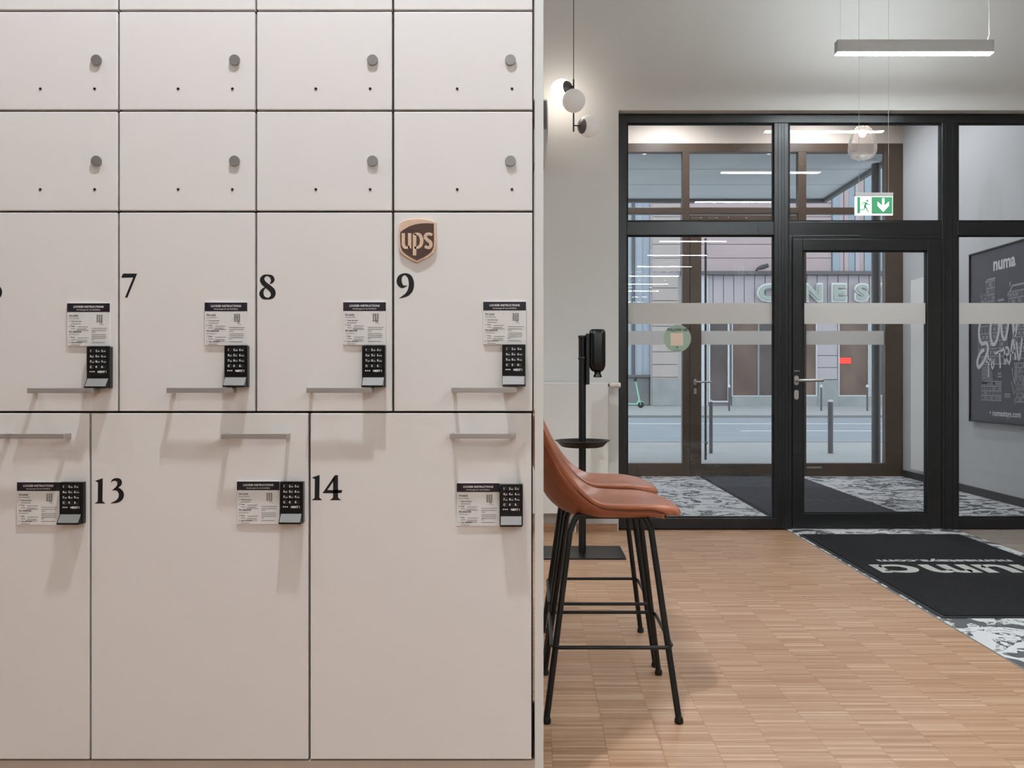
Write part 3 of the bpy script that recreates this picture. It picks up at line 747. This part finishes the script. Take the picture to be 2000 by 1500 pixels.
# ------------------------------------------------------------------ radiator on the far wall
RD = 6.10
ra = empty('radiator', (-.05, RD, .14), 'white flat panel radiator on the grey wall behind the sanitiser stand', 'radiator')
rx0, rx1, rz0, rz1 = -.78, X(1187, RD), .145, Z(747, RD)
MB().box(rx0, rx1, RD, RD+.008, rz0, rz1-.004).build('front_panel', 'radiator_white', ra, bevel=.003)
MB().box(rx0+.01, rx1-.002, RD+.012, RD+.085, rz0+.01, rz1-.02).build('core', 'radiator_white', ra)
MB().box(rx0, rx1+.002, RD+.004, RD+.095, rz1-.016, rz1).build('top_grille', 'radiator_white', ra, bevel=.003)
MB().box(rx1-.0, rx1+.004, RD+.004, RD+.095, rz0, rz1-.016).build('side_cover', 'radiator_white', ra, bevel=.001)
vz = Z(752.5, RD)
MB().lathe([(.010,0),(.010,.012)], (rx1+.004, RD+.045, vz), 'x', 16).build('valve_neck', 'black_plastic', ra)
MB().lathe([(.019,.012),(.0215,.018),(.0215,.05),(.018,.055),(.018,.060),(.0195,.063),(.0195,.088),(.016,.093),(.0,.093)], (rx1+.004, RD+.045, vz), 'x', 24).build('thermostat', 'thermo', ra, smooth=True)
for q in (X(1118, RD), X(1124, RD)): MB().tube([(q, RD+.05, 0), (q, RD+.05, rz0+.02)], .008, 10).build('pipe', 'plate_white', ra, smooth=True)
# wall box at the left edge of the far wall
wb = empty('wall_speaker', P(1060, 300, 6.0), 'slim grey wall speaker just right of the lockers, tapering at its foot', 'speaker')
wx1 = X(1070.5, 6.0)
MB().prism([(wx1-.17, Z(193,6.0)), (wx1, Z(193,6.0)), (wx1, Z(255,6.0)), (wx1-.028, Z(318,6.0)), (wx1-.142, Z(318,6.0)), (wx1-.17, Z(255,6.0))], 6.0, 6.2).build('cabinet', 'speaker_grey', wb, bevel=.004)
MB().prism([(wx1-.16, Z(197,6.0)), (wx1-.010, Z(197,6.0)), (wx1-.010, Z(252,6.0)), (wx1-.160, Z(252,6.0))], 5.996, 6.002).build('grille', 'pole_grey', wb)
MB().box(wx1-.12, wx1-.05, 6.2, WF, Z(240,6.0), Z(220,6.0)).build('bracket', 'black_metal', wb)

# ------------------------------------------------------------------ globe pendant
GD = 5.92
gp = empty('globe_pendant', (X(1120,GD), GD, CEIL), 'slim black pendant lamp with three white glass globes beside the grey wall', 'lamp')
gx = X(1120.3, GD)
MB().tube([(gx, GD, Z(157,GD)), (gx, GD, CEIL)], .0026, 8).build('cord', 'black_metal', gp)
MB().lathe([(.05,CEIL-.025),(.05,CEIL)], (gx, GD, 0), seg=24).build('ceiling_rose', 'black_metal', gp, smooth=True)
MB().tube([(gx, GD, Z(257,GD)), (gx, GD, Z(155,GD))], .0055, 12).build('rod', 'black_metal', gp, smooth=True)
def globe(px, py, d, arm, mt, name='globe'):
    c = P(px, py, d); a = Vector((gx, GD, Z(arm, GD))); dr = (c-a).normalized(); R = .079
    prof = [(R*math.sin(PI*k/24), -R*math.cos(PI*k/24)) for k in range(25)]; prof[0] = (.001, -R); prof[-1] = (.001, R)
    g = MB().lathe(prof, c, 'z', 40).build(name, mt, gp, smooth=True)
    b = c-dr*(R*.90)
    MB().tube([a, b], .0045, 8).build('arm', 'black_metal', gp, smooth=True)
    MB().tube([b-dr*.014, b-dr*.006, b+dr*.004, b+dr*.012], [.008, .030, .046, .0540], 24).build('cup', 'pole_grey', gp, smooth=True)
    return g
globe(1097.5, 177, 6.0, 168, 'globe_lit')
globe(1120.5, 197, 5.80, 197, 'globe_dim')
globe(1150, 247, 5.99, 245, 'globe_dim')

# ------------------------------------------------------------------ linear pendants
def make_bar(xc, yc, zb, label, group, n=0):
    L, W_, H = 1.012, .062, .085
    root = empty('linear_pendant', (xc, yc, zb), label, 'lamp', group)
    key = 'barmesh'
    if key not in TXT:
        TXT[key] = (MB().box(-L/2, L/2, -W_/2, W_/2, .006, H).mesh('housing', 'bar_body', bevel=.002),
                    MB().box(-L/2+.004, L/2-.004, -W_/2+.004, W_/2-.004, 0, .008).mesh('diffuser', 'bar_light'),
                    MB().box(-L/2+.05, L/2-.05, -W_/2+.008, W_/2-.008, H, H+.002).mesh('fill_glow', 'bar_fill_glow'),  # added glowing strip that brightens ceiling and upper walls
                    MB().tube([(0,0,0), (0,0,CEIL-zb-H)], .0012, 6).mesh('wire', 'cord_white'),
                    MB().tube(catmull([(0,0,0), (.004,0,.02), (.014,0,.05), (.010,0,.10), (.014,0,.16), (.006,0,.4), (.01,0,CEIL-zb-H)], 4), .0022, 6).mesh('power_cable', 'cord_white'))
    h, d_, up_, wr, cb = TXT[key]; o = Vector((xc, yc, zb))
    link_mesh('housing', h, root, o); link_mesh('diffuser', d_, root, o); link_mesh('fill_glow', up_, root, o)
    link_mesh('wire', wr, root, o+Vector((-L/2+.03, 0, H))); link_mesh('wire', wr, root, o+Vector((L/2-.02, 0, H)))
    link_mesh('power_cable', cb, root, o+Vector((L/2-.03, 0, H)))
    return root
BX0 = 1.952; ZB = 3.222
make_bar(BX0+.506, 5.48, ZB, 'grey linear pendant light hanging in front of the entrance wall', 'linear pendants')
for k in range(0, 3):  # unseen bars added to raise the ambient light of the room
    make_bar(-2.45, 5.48-1.41*k, ZB, ('added unseen fill light bar behind the lockers by the far wall', 'added unseen fill light bar behind the lockers, middle of its row', 'added unseen fill light bar behind the lockers, nearest the camera')[k], 'linear pendants')
for k in range(5):  # fill bars added out of view to light the locker fronts evenly
    make_bar(.15, -1.57-1.41*k, ZB, 'added unseen fill light bar behind the camera, in the row facing the lockers', 'linear pendants')
for k in range(1, 10):
    make_bar(BX0-.06*(k > 0)+.506, 5.48-1.41*k, ZB, 'linear pendant light mirrored in the entrance glass', 'linear pendants')

# ------------------------------------------------------------------ exit sign
ED = 4.85
es = empty('exit_sign', P(1708, 420, ED), 'green and white emergency exit sign hanging on two thin wires', 'sign')
pe = lambda d: (lambda x, y: (X(x, ED), d, Z(y, ED)))
MB().box(X(1670.5,ED), X(1745,ED), ED, ED+.022, Z(383,ED), Z(376,ED)).build('housing', 'bar_body', es, bevel=.002)
MB().box(X(1671,ED), X(1744.8,ED), ED+.006, ED+.016, Z(420,ED), Z(383,ED)).build('panel', 'exit_white', es)
for fy_, name in ((ED+.0055, 'pictogram'), (ED+.0165, 'pictogram')):
    f = pe(fy_); g = MB()
    g.poly([(1703,384.5),(1743.6,384.5),(1743.6,417),(1703,417)], f)
    g.build('green_field', 'exit_green', es)
    g = MB(); f = pe(fy_-.0004 if fy_ < ED+.01 else fy_+.0004)
    g.poly([(1675,384.5),(1680.6,384.5),(1680.6,415.5),(1675,417.2)], f)
    g.stroke([(1683.5,400,1.6),(1687,395.6,2),(1692,395.8,2.4),(1696,398.6,2),(1701.5,400.2,1.4)], 4, f)
    g.stroke([(1692.4,395.5,3.6),(1689.6,402.6,4.2)], 1, f); g.stroke([(1689.8,401.8,3),(1688.8,408.6,2.2),(1680.5,409.6,1.8)], 1, f)
    g.stroke([(1690,402,3),(1693.6,408,2.2),(1697,414,1.8)], 1, f)
    g.poly([(1694.6+2.2*math.cos(a*PI/6), 391.6+2.2*math.sin(a*PI/6)) for a in range(12)], f)
    g.build('running_figure', 'exit_green', es)
    g = MB(); g.poly([(1723.6,386.5),(1728,386.5),(1728,401),(1737,393.4),(1737,401.6),(1725.8,413.6),(1714.6,401.6),(1714.6,393.4),(1723.6,401)], f); g.build('arrow', 'exit_white', es, tri=True)
for wx in (1679, 1737): MB().tube([(X(wx,ED), ED+.011, Z(376.5,ED)), (X(wx,ED), ED+.011, CEIL)], .0011, 6).build('wire', 'cord_white', es)

# ------------------------------------------------------------------ glass pendant in the lobby
LD2 = 8.0
lp = empty('glass_pendant', (X(1684,LD2), LD2, CEIL), 'egg shaped smoked glass pendant lamp with glowing bulb, behind the door glazing', 'lamp')
lc = P(1684.5, 281, LD2)
prof = [(.018,.178),(.05,.165),(.085,.13),(.112,.07),(.128,0),(.132,-.05),(.125,-.09),(.10,-.125),(.06,-.145),(.02,-.152),(.001,-.153)]
MB().lathe([(r, h) for r, h in prof], lc, 'z', 36).build('glass_shade', 'smoked_glass', lp, smooth=True)
MB().lathe([(.02,.24),(.02,.14),(.016,.13)], lc, 'z', 16).build('lamp_holder', 'steel_satin', lp, smooth=True)
R = .034; MB().lathe([(max(.001,R*math.sin(PI*k/12)), .10-R*math.cos(PI*k/12)) for k in range(13)], lc, 'z', 20).build('bulb', 'bulb', lp, smooth=True)
MB().tube([(lc.x, lc.y, lc.z+.24), (lc.x, lc.y, CEIL)], .003, 8).build('cord', 'cord_white', lp)

# ------------------------------------------------------------------ mats
def make_mat(x0, x1, y0, y1, label, zb=0.0, pile='mat_pile'):
    o = empty('door_mat', ((x0+x1)/2, (y0+y1)/2, zb), label, 'mat')
    MB().box(x0, x1, y0, y1, zb+.0005, zb+.005).build('rubber_edge', 'mat_rubber', o, bevel=.002)
    MB().box(x0+.022, x1-.022, y0+.022, y1-.022, zb+.005, zb+.010).build('pile', pile, o, bevel=.002)
    return o
mx0, mx1, my0, my1 = 1.888, 3.045, 3.92, 6.06
mt_ = make_mat(mx0, mx1, my0, my1, 'dark grey entrance mat with pale lettering on the patterned floor strip')
make_mat(1.90, 3.05, DF+.12, DO-.04, 'plain dark grey mat inside the glazed lobby', pile='mat_pile_daylit')
# lettering reads from the door, so it is turned half round: its top lies towards the camera
def stroke_word(mbld, glyphs, fn): 
    for s in glyphs: mbld.stroke(s, 6, fn)
yb_ = CH*F/(1106-VY); yt_ = CH*F/(1122-VY)             # base line (far) and x-height line (near)
xr_ = X(1692, yb_)                                      # right end of the word for a reader at the door
hgt = yb_-yt_; mf = lambda u, v: (xr_+(1-u)*1.05, yb_-v*hgt, .0107)
# 'numa' in a rounded heavy hand: u 0..1 along the word, v 0..1 x-height ; the last letter is flat sided
g = MB(); asp = 1.05/hgt
def W(pts, wd=.30):                                     # glyph coordinates in x-height units
    g.stroke([(p[0], p[1], p[2] if len(p) > 2 else wd) for p in pts], 6, lambda a, b: mf(a/asp, b))
def V(x, y0, y1, wd=.30): g.poly([(x-wd/2,y0),(x+wd/2,y0),(x+wd/2,y1),(x-wd/2,y1)], lambda a, b: mf(a/asp, b))
tot = asp; k = tot/5.1
def gx_(v): return v*k
V(gx_(.2), 0, 1, .3*k); W([(gx_(.25),.62,.1),(gx_(.45),.86,.24),(gx_(.75),.84,.26),(gx_(.86),.55,.3*k),(gx_(.86),0,.3*k)])
W([(gx_(1.3),1,.3*k),(gx_(1.3),.45,.3*k),(gx_(1.42),.16,.26),(gx_(1.7),.14,.24),(gx_(1.92),.38,.1)]); V(gx_(1.96), 0, 1, .3*k)
V(gx_(2.42), 0, 1, .3*k); W([(gx_(2.47),.62,.1),(gx_(2.62),.86,.24),(gx_(2.86),.84,.26),(gx_(2.95),.55,.3*k),(gx_(2.95),0,.3*k)]); W([(gx_(3.0),.62,.1),(gx_(3.15),.86,.24),(gx_(3.40),.84,.26),(gx_(3.48),.55,.3*k),(gx_(3.48),0,.3*k)])
V(gx_(4.9), 0, 1, .3*k); W([(gx_(4.86),.30,.1),(gx_(4.6),.13,.2),(gx_(4.2),.16,.26),(gx_(4.0),.5,.3*k),(gx_(4.2),.84,.26),(gx_(4.6),.87,.2),(gx_(4.86),.70,.1)])
g.build('word', 'mat_letter', mt_)
tm = text_mesh('numastays.com', .1, 'mat_letter', 'LEFT', .0035)
xs = [v.co.x for v in tm.vertices]; wdt = max(xs)-min(xs)
y2 = CH*F/(1096.5-VY); tx0 = X(1712, y2); tw = X(1972, y2)-tx0
o = link_mesh('web_address', tm, mt_, (tx0+tw, y2, .0107), (0,0,PI)); o.scale = (tw/wdt, 1.05, 1)

# ------------------------------------------------------------------ poster on the lobby wall
pY0 = 8.23; pz0, pz1, pw_ = .712, 2.335, 1.15
ps = empty('poster', (VXR-.03, pY0-pw_/2, pz0), 'large dark framed poster with white line drawings on the lobby wall', 'poster')
xf = VXR-.034
MB().box(xf, VXR-.001, pY0-pw_, pY0, pz0, pz1).build('backing', 'poster_dark', ps)
fr = MB()
for a in ((pY0-pw_, pY0, pz0, pz0+.014), (pY0-pw_, pY0, pz1-.014, pz1), (pY0-.014, pY0, pz0, pz1), (pY0-pw_, pY0-pw_+.014, pz0, pz1)): fr.box(xf-.012, xf+.004, a[0], a[1], a[2], a[3])
fr.build('frame', 'black_metal', ps)
q = lambda u, v: (xf-.0012, pY0-u, v)
q2 = lambda u, v: (xf-.0020, pY0-u, v)
RT = (PI/2, 0, -PI/2)
o = link_mesh('brand_name', text_mesh('numa', .165, 'poster_line', 'CENTER', .006), ps, (xf-.0015, pY0-.60, 2.125), RT)
o = link_mesh('web_address', text_mesh('\u2022 numastays.com', .075, 'poster_line', 'LEFT', .002), ps, (xf-.0015, pY0-.36, .785), RT)
def ln(g, pts, wd, f=q): g.stroke([(a, b, wd) for a, b in pts], 1, f)
def rect(g, u0, u1, v0, v1, f=q): g.poly([(u0,v0),(u1,v0),(u1,v1),(u0,v1)], f)
g = MB(); lg = MB()
def house(u0, u1, v0, v1, nu, nv, lean=0):
    rect(g, u0, u1, v0, v1)
    for a in range(nu+1): ln(lg, [(u0+(u1-u0)*a/nu, v0), (u0+(u1-u0)*a/nu, v1)], .006, q2)
    for b in range(nv+1): ln(lg, [(u0, v0+(v1-v0)*b/nv), (u1, v0+(v1-v0)*b/nv)], .009, q2)
    for a in range(nu):
        for b in range(nv):
            if random.random() < .45:
                rect(lg, u0+(u1-u0)*(a+.3)/nu, u0+(u1-u0)*(a+.7)/nu, v0+(v1-v0)*(b+.25)/nv, v0+(v1-v0)*(b+.75)/nv, q2)
house(.30, .45, 1.66, 2.03, 3, 6); ln(lg, [(.29,2.03),(.33,2.05),(.46,2.05)], .016, q2)
house(.68, 1.02, 1.66, 1.90, 7, 4)
for a, b in (((.66,1.87),(.74,1.95)), ((.74,1.95),(.98,1.95)), ((.98,1.95),(1.05,1.87)), ((.70,1.99),(.70,1.95))): ln(lg, [a, b], .018, q2)
for i in range(70):                                    # leafy tree beside the tower
    a = random.uniform(.21,.30); b = random.uniform(1.66,1.92); t = random.uniform(0,PI)
    ln(lg, [(a, b), (a+.024*math.cos(t), b+.024*math.sin(t))], .010, q2)
for v in (1.84, 1.80): ln(lg, [(.50,v),(.60,v)], .020, q2)
house(.16, .66, 1.26, 1.62, 8, 5); house(.74, 1.08, 1.30, 1.62, 5, 5)
house(.22, .56, .925, 1.10, 7, 4)
g.poly([(.22,1.08),(.22,1.17),(.25,1.25),(.31,1.27),(.37,1.23),(.42,1.17),(.45,1.08)], q)
for i in range(10): ln(lg, [(.225+.02*i, 1.09), (.245+.018*i, 1.245-.012*max(0,i-4))], .006, q2)
for i in range(6): ln(lg, [(.22,1.10+.024*i),(.38-.01*i,1.10+.024*i+.02)], .005, q2)
rect(g, .49, .57, 1.13, 1.19); rect(g, .60, .71, .94, .995)
for v in (.965, .985, 1.145, 1.17): ln(lg, [(.50 if v > 1 else .61, v), (.56 if v > 1 else .70, v)], .010, q2)
house(.77, 1.05, .92, 1.26, 5, 9)
for a in ((.78,.90,.78,1.20),(.78,.95,.72,1.10),(.78,.98,.85,1.18),(.78,1.02,.73,1.22),(.78,.93,.86,1.05)): ln(lg, [(a[0],a[1]),(a[2],a[3])], .011, q2)
g.build('drawing_tone', 'poster_mid', ps); lg.build('drawing_lines', 'poster_thin', ps)
g = MB(); q3 = lambda u, v: (xf-.003, pY0-u, v)
def sw(pts, wd): g.stroke([(a, b, wd) for a, b in pts], 7, q3)
sw([(.335,1.67),(.28,1.72),(.20,1.66),(.175,1.55),(.22,1.46),(.31,1.46),(.33,1.39),(.26,1.29),(.17,1.235),(.145,1.29),(.20,1.37),(.27,1.40)], .036)
sw([(.46,1.72),(.40,1.66),(.375,1.56),(.40,1.46),(.46,1.45),(.515,1.55),(.52,1.66),(.46,1.72)], .036)
sw([(.57,1.74),(.56,1.60),(.585,1.50),(.63,1.49),(.67,1.60),(.685,1.74)], .036)
sw([(.73,1.76),(.745,1.64),(.775,1.51),(.82,1.64),(.87,1.76)], .038)
sw([(.335,1.36),(.345,1.25),(.345,1.14)], .022); sw([(.30,1.28),(.39,1.31)], .022); sw([(.415,1.30),(.395,1.25),(.415,1.22),(.44,1.26),(.415,1.30)], .02)
sw([(.455,1.355),(.60,1.39)], .026); sw([(.53,1.37),(.545,1.22)], .026)
sw([(.61,1.41),(.625,1.25)], .026); sw([(.61,1.40),(.67,1.40),(.68,1.35),(.62,1.325),(.70,1.25)], .024)
sw([(.70,1.27),(.745,1.47),(.79,1.29)], .026); sw([(.715,1.35),(.78,1.37)], .022); sw([(.80,1.45),(.84,1.29),(.89,1.48)], .026)
g.build('hand_lettering', 'poster_line', ps)
# tall radiator on the lobby wall
tr = empty('tall_radiator', (VXR-.07, 9.05, .13), 'tall pale vertical radiator on the lobby wall behind the entrance door', 'radiator')
ty0, ty1 = 8.62, 9.38; tz1 = 2.22
MB().box(VXR-.10, VXR-.088, ty0, ty1, .13, tz1).build('front_panel', 'radiator_white', tr, bevel=.003)
MB().box(VXR-.086, VXR-.03, ty0+.01, ty1-.01, .14, tz1-.01).build('core', 'radiator_white', tr)
for zc in (.35, 2.0): MB().box(VXR-.031, VXR-.001, ty0+.2, ty0+.26, zc, zc+.05).build('wall_bracket', 'steel_satin', tr)
for yy in (8.66, 8.73): MB().tube([(VXR-.06, yy, .0), (VXR-.06, yy, .15)], .009, 10).build('pipe', 'skirting_wood', tr, smooth=True)

# ------------------------------------------------------------------ the street
struct('floor_pavement', MB().box(-14, 32, DO+.12, 15.5, -.2, -.006), 'pavement', 'grey pavement outside the outer door')
struct('floor_road', MB().box(-30, 60, 15.5, 27.0, -.25, -.06), 'asphalt', 'grey asphalt street')
struct('floor_far_pavement', MB().box(-30, 60, 27.35, 46, -.2, 0.0), 'pavement', 'grey pavement across the street')
struct('trim_2', MB().box(-30, 60, 27.0, 27.35, -.2, .01), 'kerb', 'kerb stone across the street')
struct('trim_3', MB().box(-14, 32, 15.35, 15.5, -.2, .0), 'kerb', 'kerb stone of the near pavement')
rm = empty('road_markings', (10, 20, -.06), 'white painted lane lines on the street', 'road marking', kind='structure')
MB().box(-30, 60, 23.0, 23.22, -.06, -.056).build('lane_line', 'road_paint', rm)
for a in range(-4, 10): MB().box(a*6-1.2, a*6+2.2, 19.7, 19.86, -.06, -.056).build('lane_dash', 'road_paint', rm)
MB().box(4.3, 60, 16.0, 16.10, -.06, -.056).build('lane_line', 'road_paint', rm)
cp = empty('canopy', (2, 11, 3.79), 'grey canopy above the street entrance', 'canopy')
MB().box(-1.5, 4.24, 9.95, 12.43, 3.79, 3.95).build('soffit', 'canopy', cp)
MB().box(-1.5, 4.30, 12.43, 12.50, 3.74, 4.2).box(4.24, 4.30, 9.95, 12.43, 3.74, 4.2).build('edge_trim', 'pole_grey', cp)
for yy in (10.7, 11.55): MB().box(-1.5, 4.24, yy, yy+.006, 3.7885, 3.79).build('joint', 'pole_grey', cp)
o = MB().lathe([(.052,0),(.052,3.74)], (X(1711, 10.25), 10.25, 0), seg=20).build('canopy_column', 'bollard_grey', smooth=True); tag(o, 'round grey steel column holding the canopy, right of the street door', 'column')
def bollard(px, d, label, h=.81, r=.04):
    e = empty('bollard', (X(px,d), d, -.006), label, 'bollard', 'steel bollards on the near pavement')
    MB().lathe([(r,0),(r,h-.02)], (X(px,d), d, -.006), seg=18).build('post', 'bollard_grey', e, smooth=True)
    MB().lathe([(r*.98,h-.02),(r*.98,h),(r*.5,h+.012),(0,h+.012)], (X(px,d), d, -.006), seg=18).build('cap', 'white_frame', e, smooth=True)
bollard(1388.5, 13.0, 'grey steel bollard seen through the outer street door', r=.028); bollard(1622, 13.0, 'thick grey steel bollard seen through the entrance door glass')
# building across the street
BD = 38.0
bX = lambda x: X(x, BD)
bZ = lambda y: Z(y, BD)
bu = empty('cinema_building', (bX(1500), BD, 0), 'pink and lilac building across the street with ground floor shop windows', 'building')
def bp(name, x0, x1, y0, y1, mt, d=0., dep=.3, parent=bu, bev=0):
    return MB().box(bX(x0), bX(x1), BD+d, BD+d+dep, bZ(y1), bZ(y0)).build(name, mt, parent, bevel=bev)
bp('wall', 1273, 2150, 60, 792.7, 'facade_lilac', .25, 8)
# upper cladding rows
for r in range(9):
    ya, yb2 = 530-(r+1)*27, 530-r*27
    for xa, xe in ((1275, 1331), (1331, 1627)):
        bp('facade_panel', xa+.5, xe-.5, ya+.6, yb2-.4, 'facade_pink' if xa > 1300 else 'facade_beige', .17, .09, bev=.02)
# ribbed part
xx = 1628; k = 0
while xx < 1860:
    bp('fin', xx, xx+(12 if k % 3 == 0 else 8), 300, 530, 'fin_blue' if k % 3 == 0 else ('facade_lilac' if k % 3 == 1 else 'facade_pink'), .05+.05*(k % 2), .25); xx += 13 if k % 3 == 0 else 9; k += 1
bp('cornice', 1330, 2150, 530, 537, 'cornice', -.15, .45)
xx = 1333
while xx < 1850:
    bp('facade_panel', xx+.4, xx+19.8, 537, 622, 'facade_lilac', .14, .12, bev=.02); xx += 20.4
for yy in range(537, 792, 25): bp('facade_panel', 1275, 1326, yy+.5, min(yy+24.5, 740), 'facade_beige', .12, .13, bev=.02) if yy < 738 else None
bp('plinth_block', 1274, 1326, 740, 792.7, 'stone_base', .05, .2, bev=.02)
def shopwin(x0, x1, y0, y1, mt, fw=2.0):
    f = MB()
    for a in ((x0, x1, y0, y0+fw), (x0, x1, y1-fw, y1), (x0, x0+fw, y0+fw, y1-fw), (x1-fw, x1, y0+fw, y1-fw)):
        f.box(bX(a[0]), bX(a[1]), BD+.02, BD+.18, bZ(a[3]), bZ(a[2]))
    o = f.build('window', 'white_frame', bu); MB().box(bX(x0+fw), bX(x1-fw), BD+.12, BD+.22, bZ(y1-fw), bZ(y0+fw)).build('pane', mt, o)
for a in ((1384,1425,624,786,'shop_dark',3.2), (1430,1483,624,774,'shop_brown',1.6), (1482,1530,624,774,'shop_dark',1.6), (1530,1597,624,774,'shop_brown',2.6), (1638,1699,624,774,'shop_brown',2.2), (1700,1760,624,774,'shop_dark',2.2)): shopwin(*a)
bp('shop_plinth', 1430, 1850, 774, 792.7, 'stone_base', .0, .2)
for yy in range(5): bp('facade_panel', 1598, 1637, 624+yy*23.5+.4, 624+(yy+1)*23.5-.4, 'facade_lilac', .08, .16, bev=.02)
bp('plinth_block', 1598, 1637, 742, 792.7, 'stone_base', -.05, .3, bev=.02)
bp('pilaster', 1370, 1383, 537, 792.7, 'white_frame', .05, .2)
# neighbouring part on the left
nb = empty('neighbour_building', (bX(1200), BD+.6, 0), 'pale blue glazed building left of the pink facade', 'building')
bp('wall', 700, 1272.5, 60, 736, 'facade_blue', .7, 8, parent=nb); bp('stone_base', 700, 1272, 737, 792.7, 'stone_dark', .55, 8, parent=nb, bev=.05); bp('ledge', 700, 1273, 732, 737, 'cornice', .4, .4, parent=nb)
for x in (1237, 1241.5): bp('downpipe', x, x+2.0, 200, 732, 'pole_grey', .6, .12, parent=nb)
for x in (1224, 1258): bp('glazing_bar', x, x+1, 200, 732, 'fin_blue', .66, .05, parent=nb)
# channel letters
sg = empty('letter_sign', (bX(1590), BD, bZ(590)), 'row of large pale green capital letters on the building across the street', 'sign')
hcap = bZ(553)-bZ(590.5)
for ch, xa, xb in (('C',1477,1518), ('I',1536,1545), ('N',1566,1606), ('E',1622.5,1653), ('S',1667,1696.5), ('T',1710,1742)):
    for mt2, of, dy, nm in (('letter_white', .075, -.10, 'outline'), ('letter_green', .03, -.20, 'letter')):
        me = text_mesh(ch, 1.0, mt2, 'LEFT', of, .05)
        co = [(v.co.x, v.co.y) for v in me.vertices]; x0, x1 = min(c[0] for c in co), max(c[0] for c in co); y0, y1 = min(c[1] for c in co), max(c[1] for c in co)
        inset = .0 if nm == 'outline' else .085
        tw, th = bX(xb)-bX(xa)-2*inset, hcap-2*inset
        o = link_mesh('letter_outline' if nm == 'outline' else 'letter', me, sg, (bX(xa)+inset-x0*tw/(x1-x0), BD+.05+dy, bZ(590.5)+inset-y0*th/(y1-y0)), (PI/2,0,0)); o.scale = (tw/(x1-x0), th/(y1-y0), 1)
o = bp('window_light', 1641, 1663, 699, 710, 'red_neon', .06, .05, parent=None); tag(o, 'small red glowing sign in a shop window across the street', 'sign')
sc_ = empty('facade_camera', (bX(1480), BD-.1, bZ(530)), 'small dark floodlight on the ledge of the building across the street', 'floodlight')
MB().tube([(bX(1476), BD-.05, bZ(529.9)), (bX(1478), BD-.2, bZ(525))], .05, 8).build('bracket', 'dark_camera', sc_)
MB().tube([(bX(1477), BD-.25, bZ(526)), (bX(1485), BD-.35, bZ(524)), (bX(1494.5), BD-.5, bZ(521))], [.07,.11,.09], 10).build('head', 'dark_camera', sc_)
# thin posts on the far pavement
for px, lb in ((1424, 'thin street post left of the entrance door, by the shop windows'), (1604, 'thin street post in front of the grey stone pier'), (1694, 'thin street post at the right shop window')):
    d = 31.5; e = empty('street_post', (X(px,d), d, 0), lb, 'post', 'thin posts on the far pavement')
    MB().lathe([(.035,0),(.035,.86)], (X(px,d), d, 0), seg=10).build('post', 'bollard_grey', e); MB().lathe([(.02,.86),(.055,.89),(.055,.95),(.02,.98)], (X(px,d), d, 0), seg=10).build('knob', 'white_frame', e)
# e-scooter
d = 35.0; sx, sc0 = X(1250, d), d/F
e = empty('kick_scooter', (sx, d, 0), 'mint green electric kick scooter parked across the street', 'scooter')
wr = .125; fx = sx+.03
def wheel(x, nm):
    MB().lathe([(wr*.55,-.03),(wr*.95,-.03),(wr,-.02),(wr,.02),(wr*.95,.03),(wr*.55,.03)], (x, d, wr), 'y', 20).build(nm, 'tyre', e, smooth=True)
wheel(fx, 'wheel'); wheel(fx-.92, 'wheel')
MB().tube([(fx-.0, d, wr), (fx-.06, d, .34), (fx-.22, d, 1.13)], [.035,.035,.03], 10).build('stem', 'scooter_mint', e, smooth=True)
MB().box(fx-.86, fx-.12, d-.08, d+.08, .13, .19).build('deck', 'scooter_mint', e, bevel=.02)
MB().tube([(fx-.14, d, .18), (fx-.06, d, .33)], .04, 8).build('neck', 'scooter_mint', e)
MB().tube([(fx-.24, d-.24, 1.16), (fx-.22, d, 1.13), (fx-.24, d+.24, 1.16)], .022, 8).build('handlebar', 'tyre', e)
MB().box(fx-.26, fx-.17, d-.05, d+.05, 1.10, 1.24).build('display', 'tyre', e, bevel=.01)
MB().box(fx-.12, fx+.10, d-.05, d+.05, wr*2, wr*2+.03).build('mudguard', 'scooter_mint', e, bevel=.01)
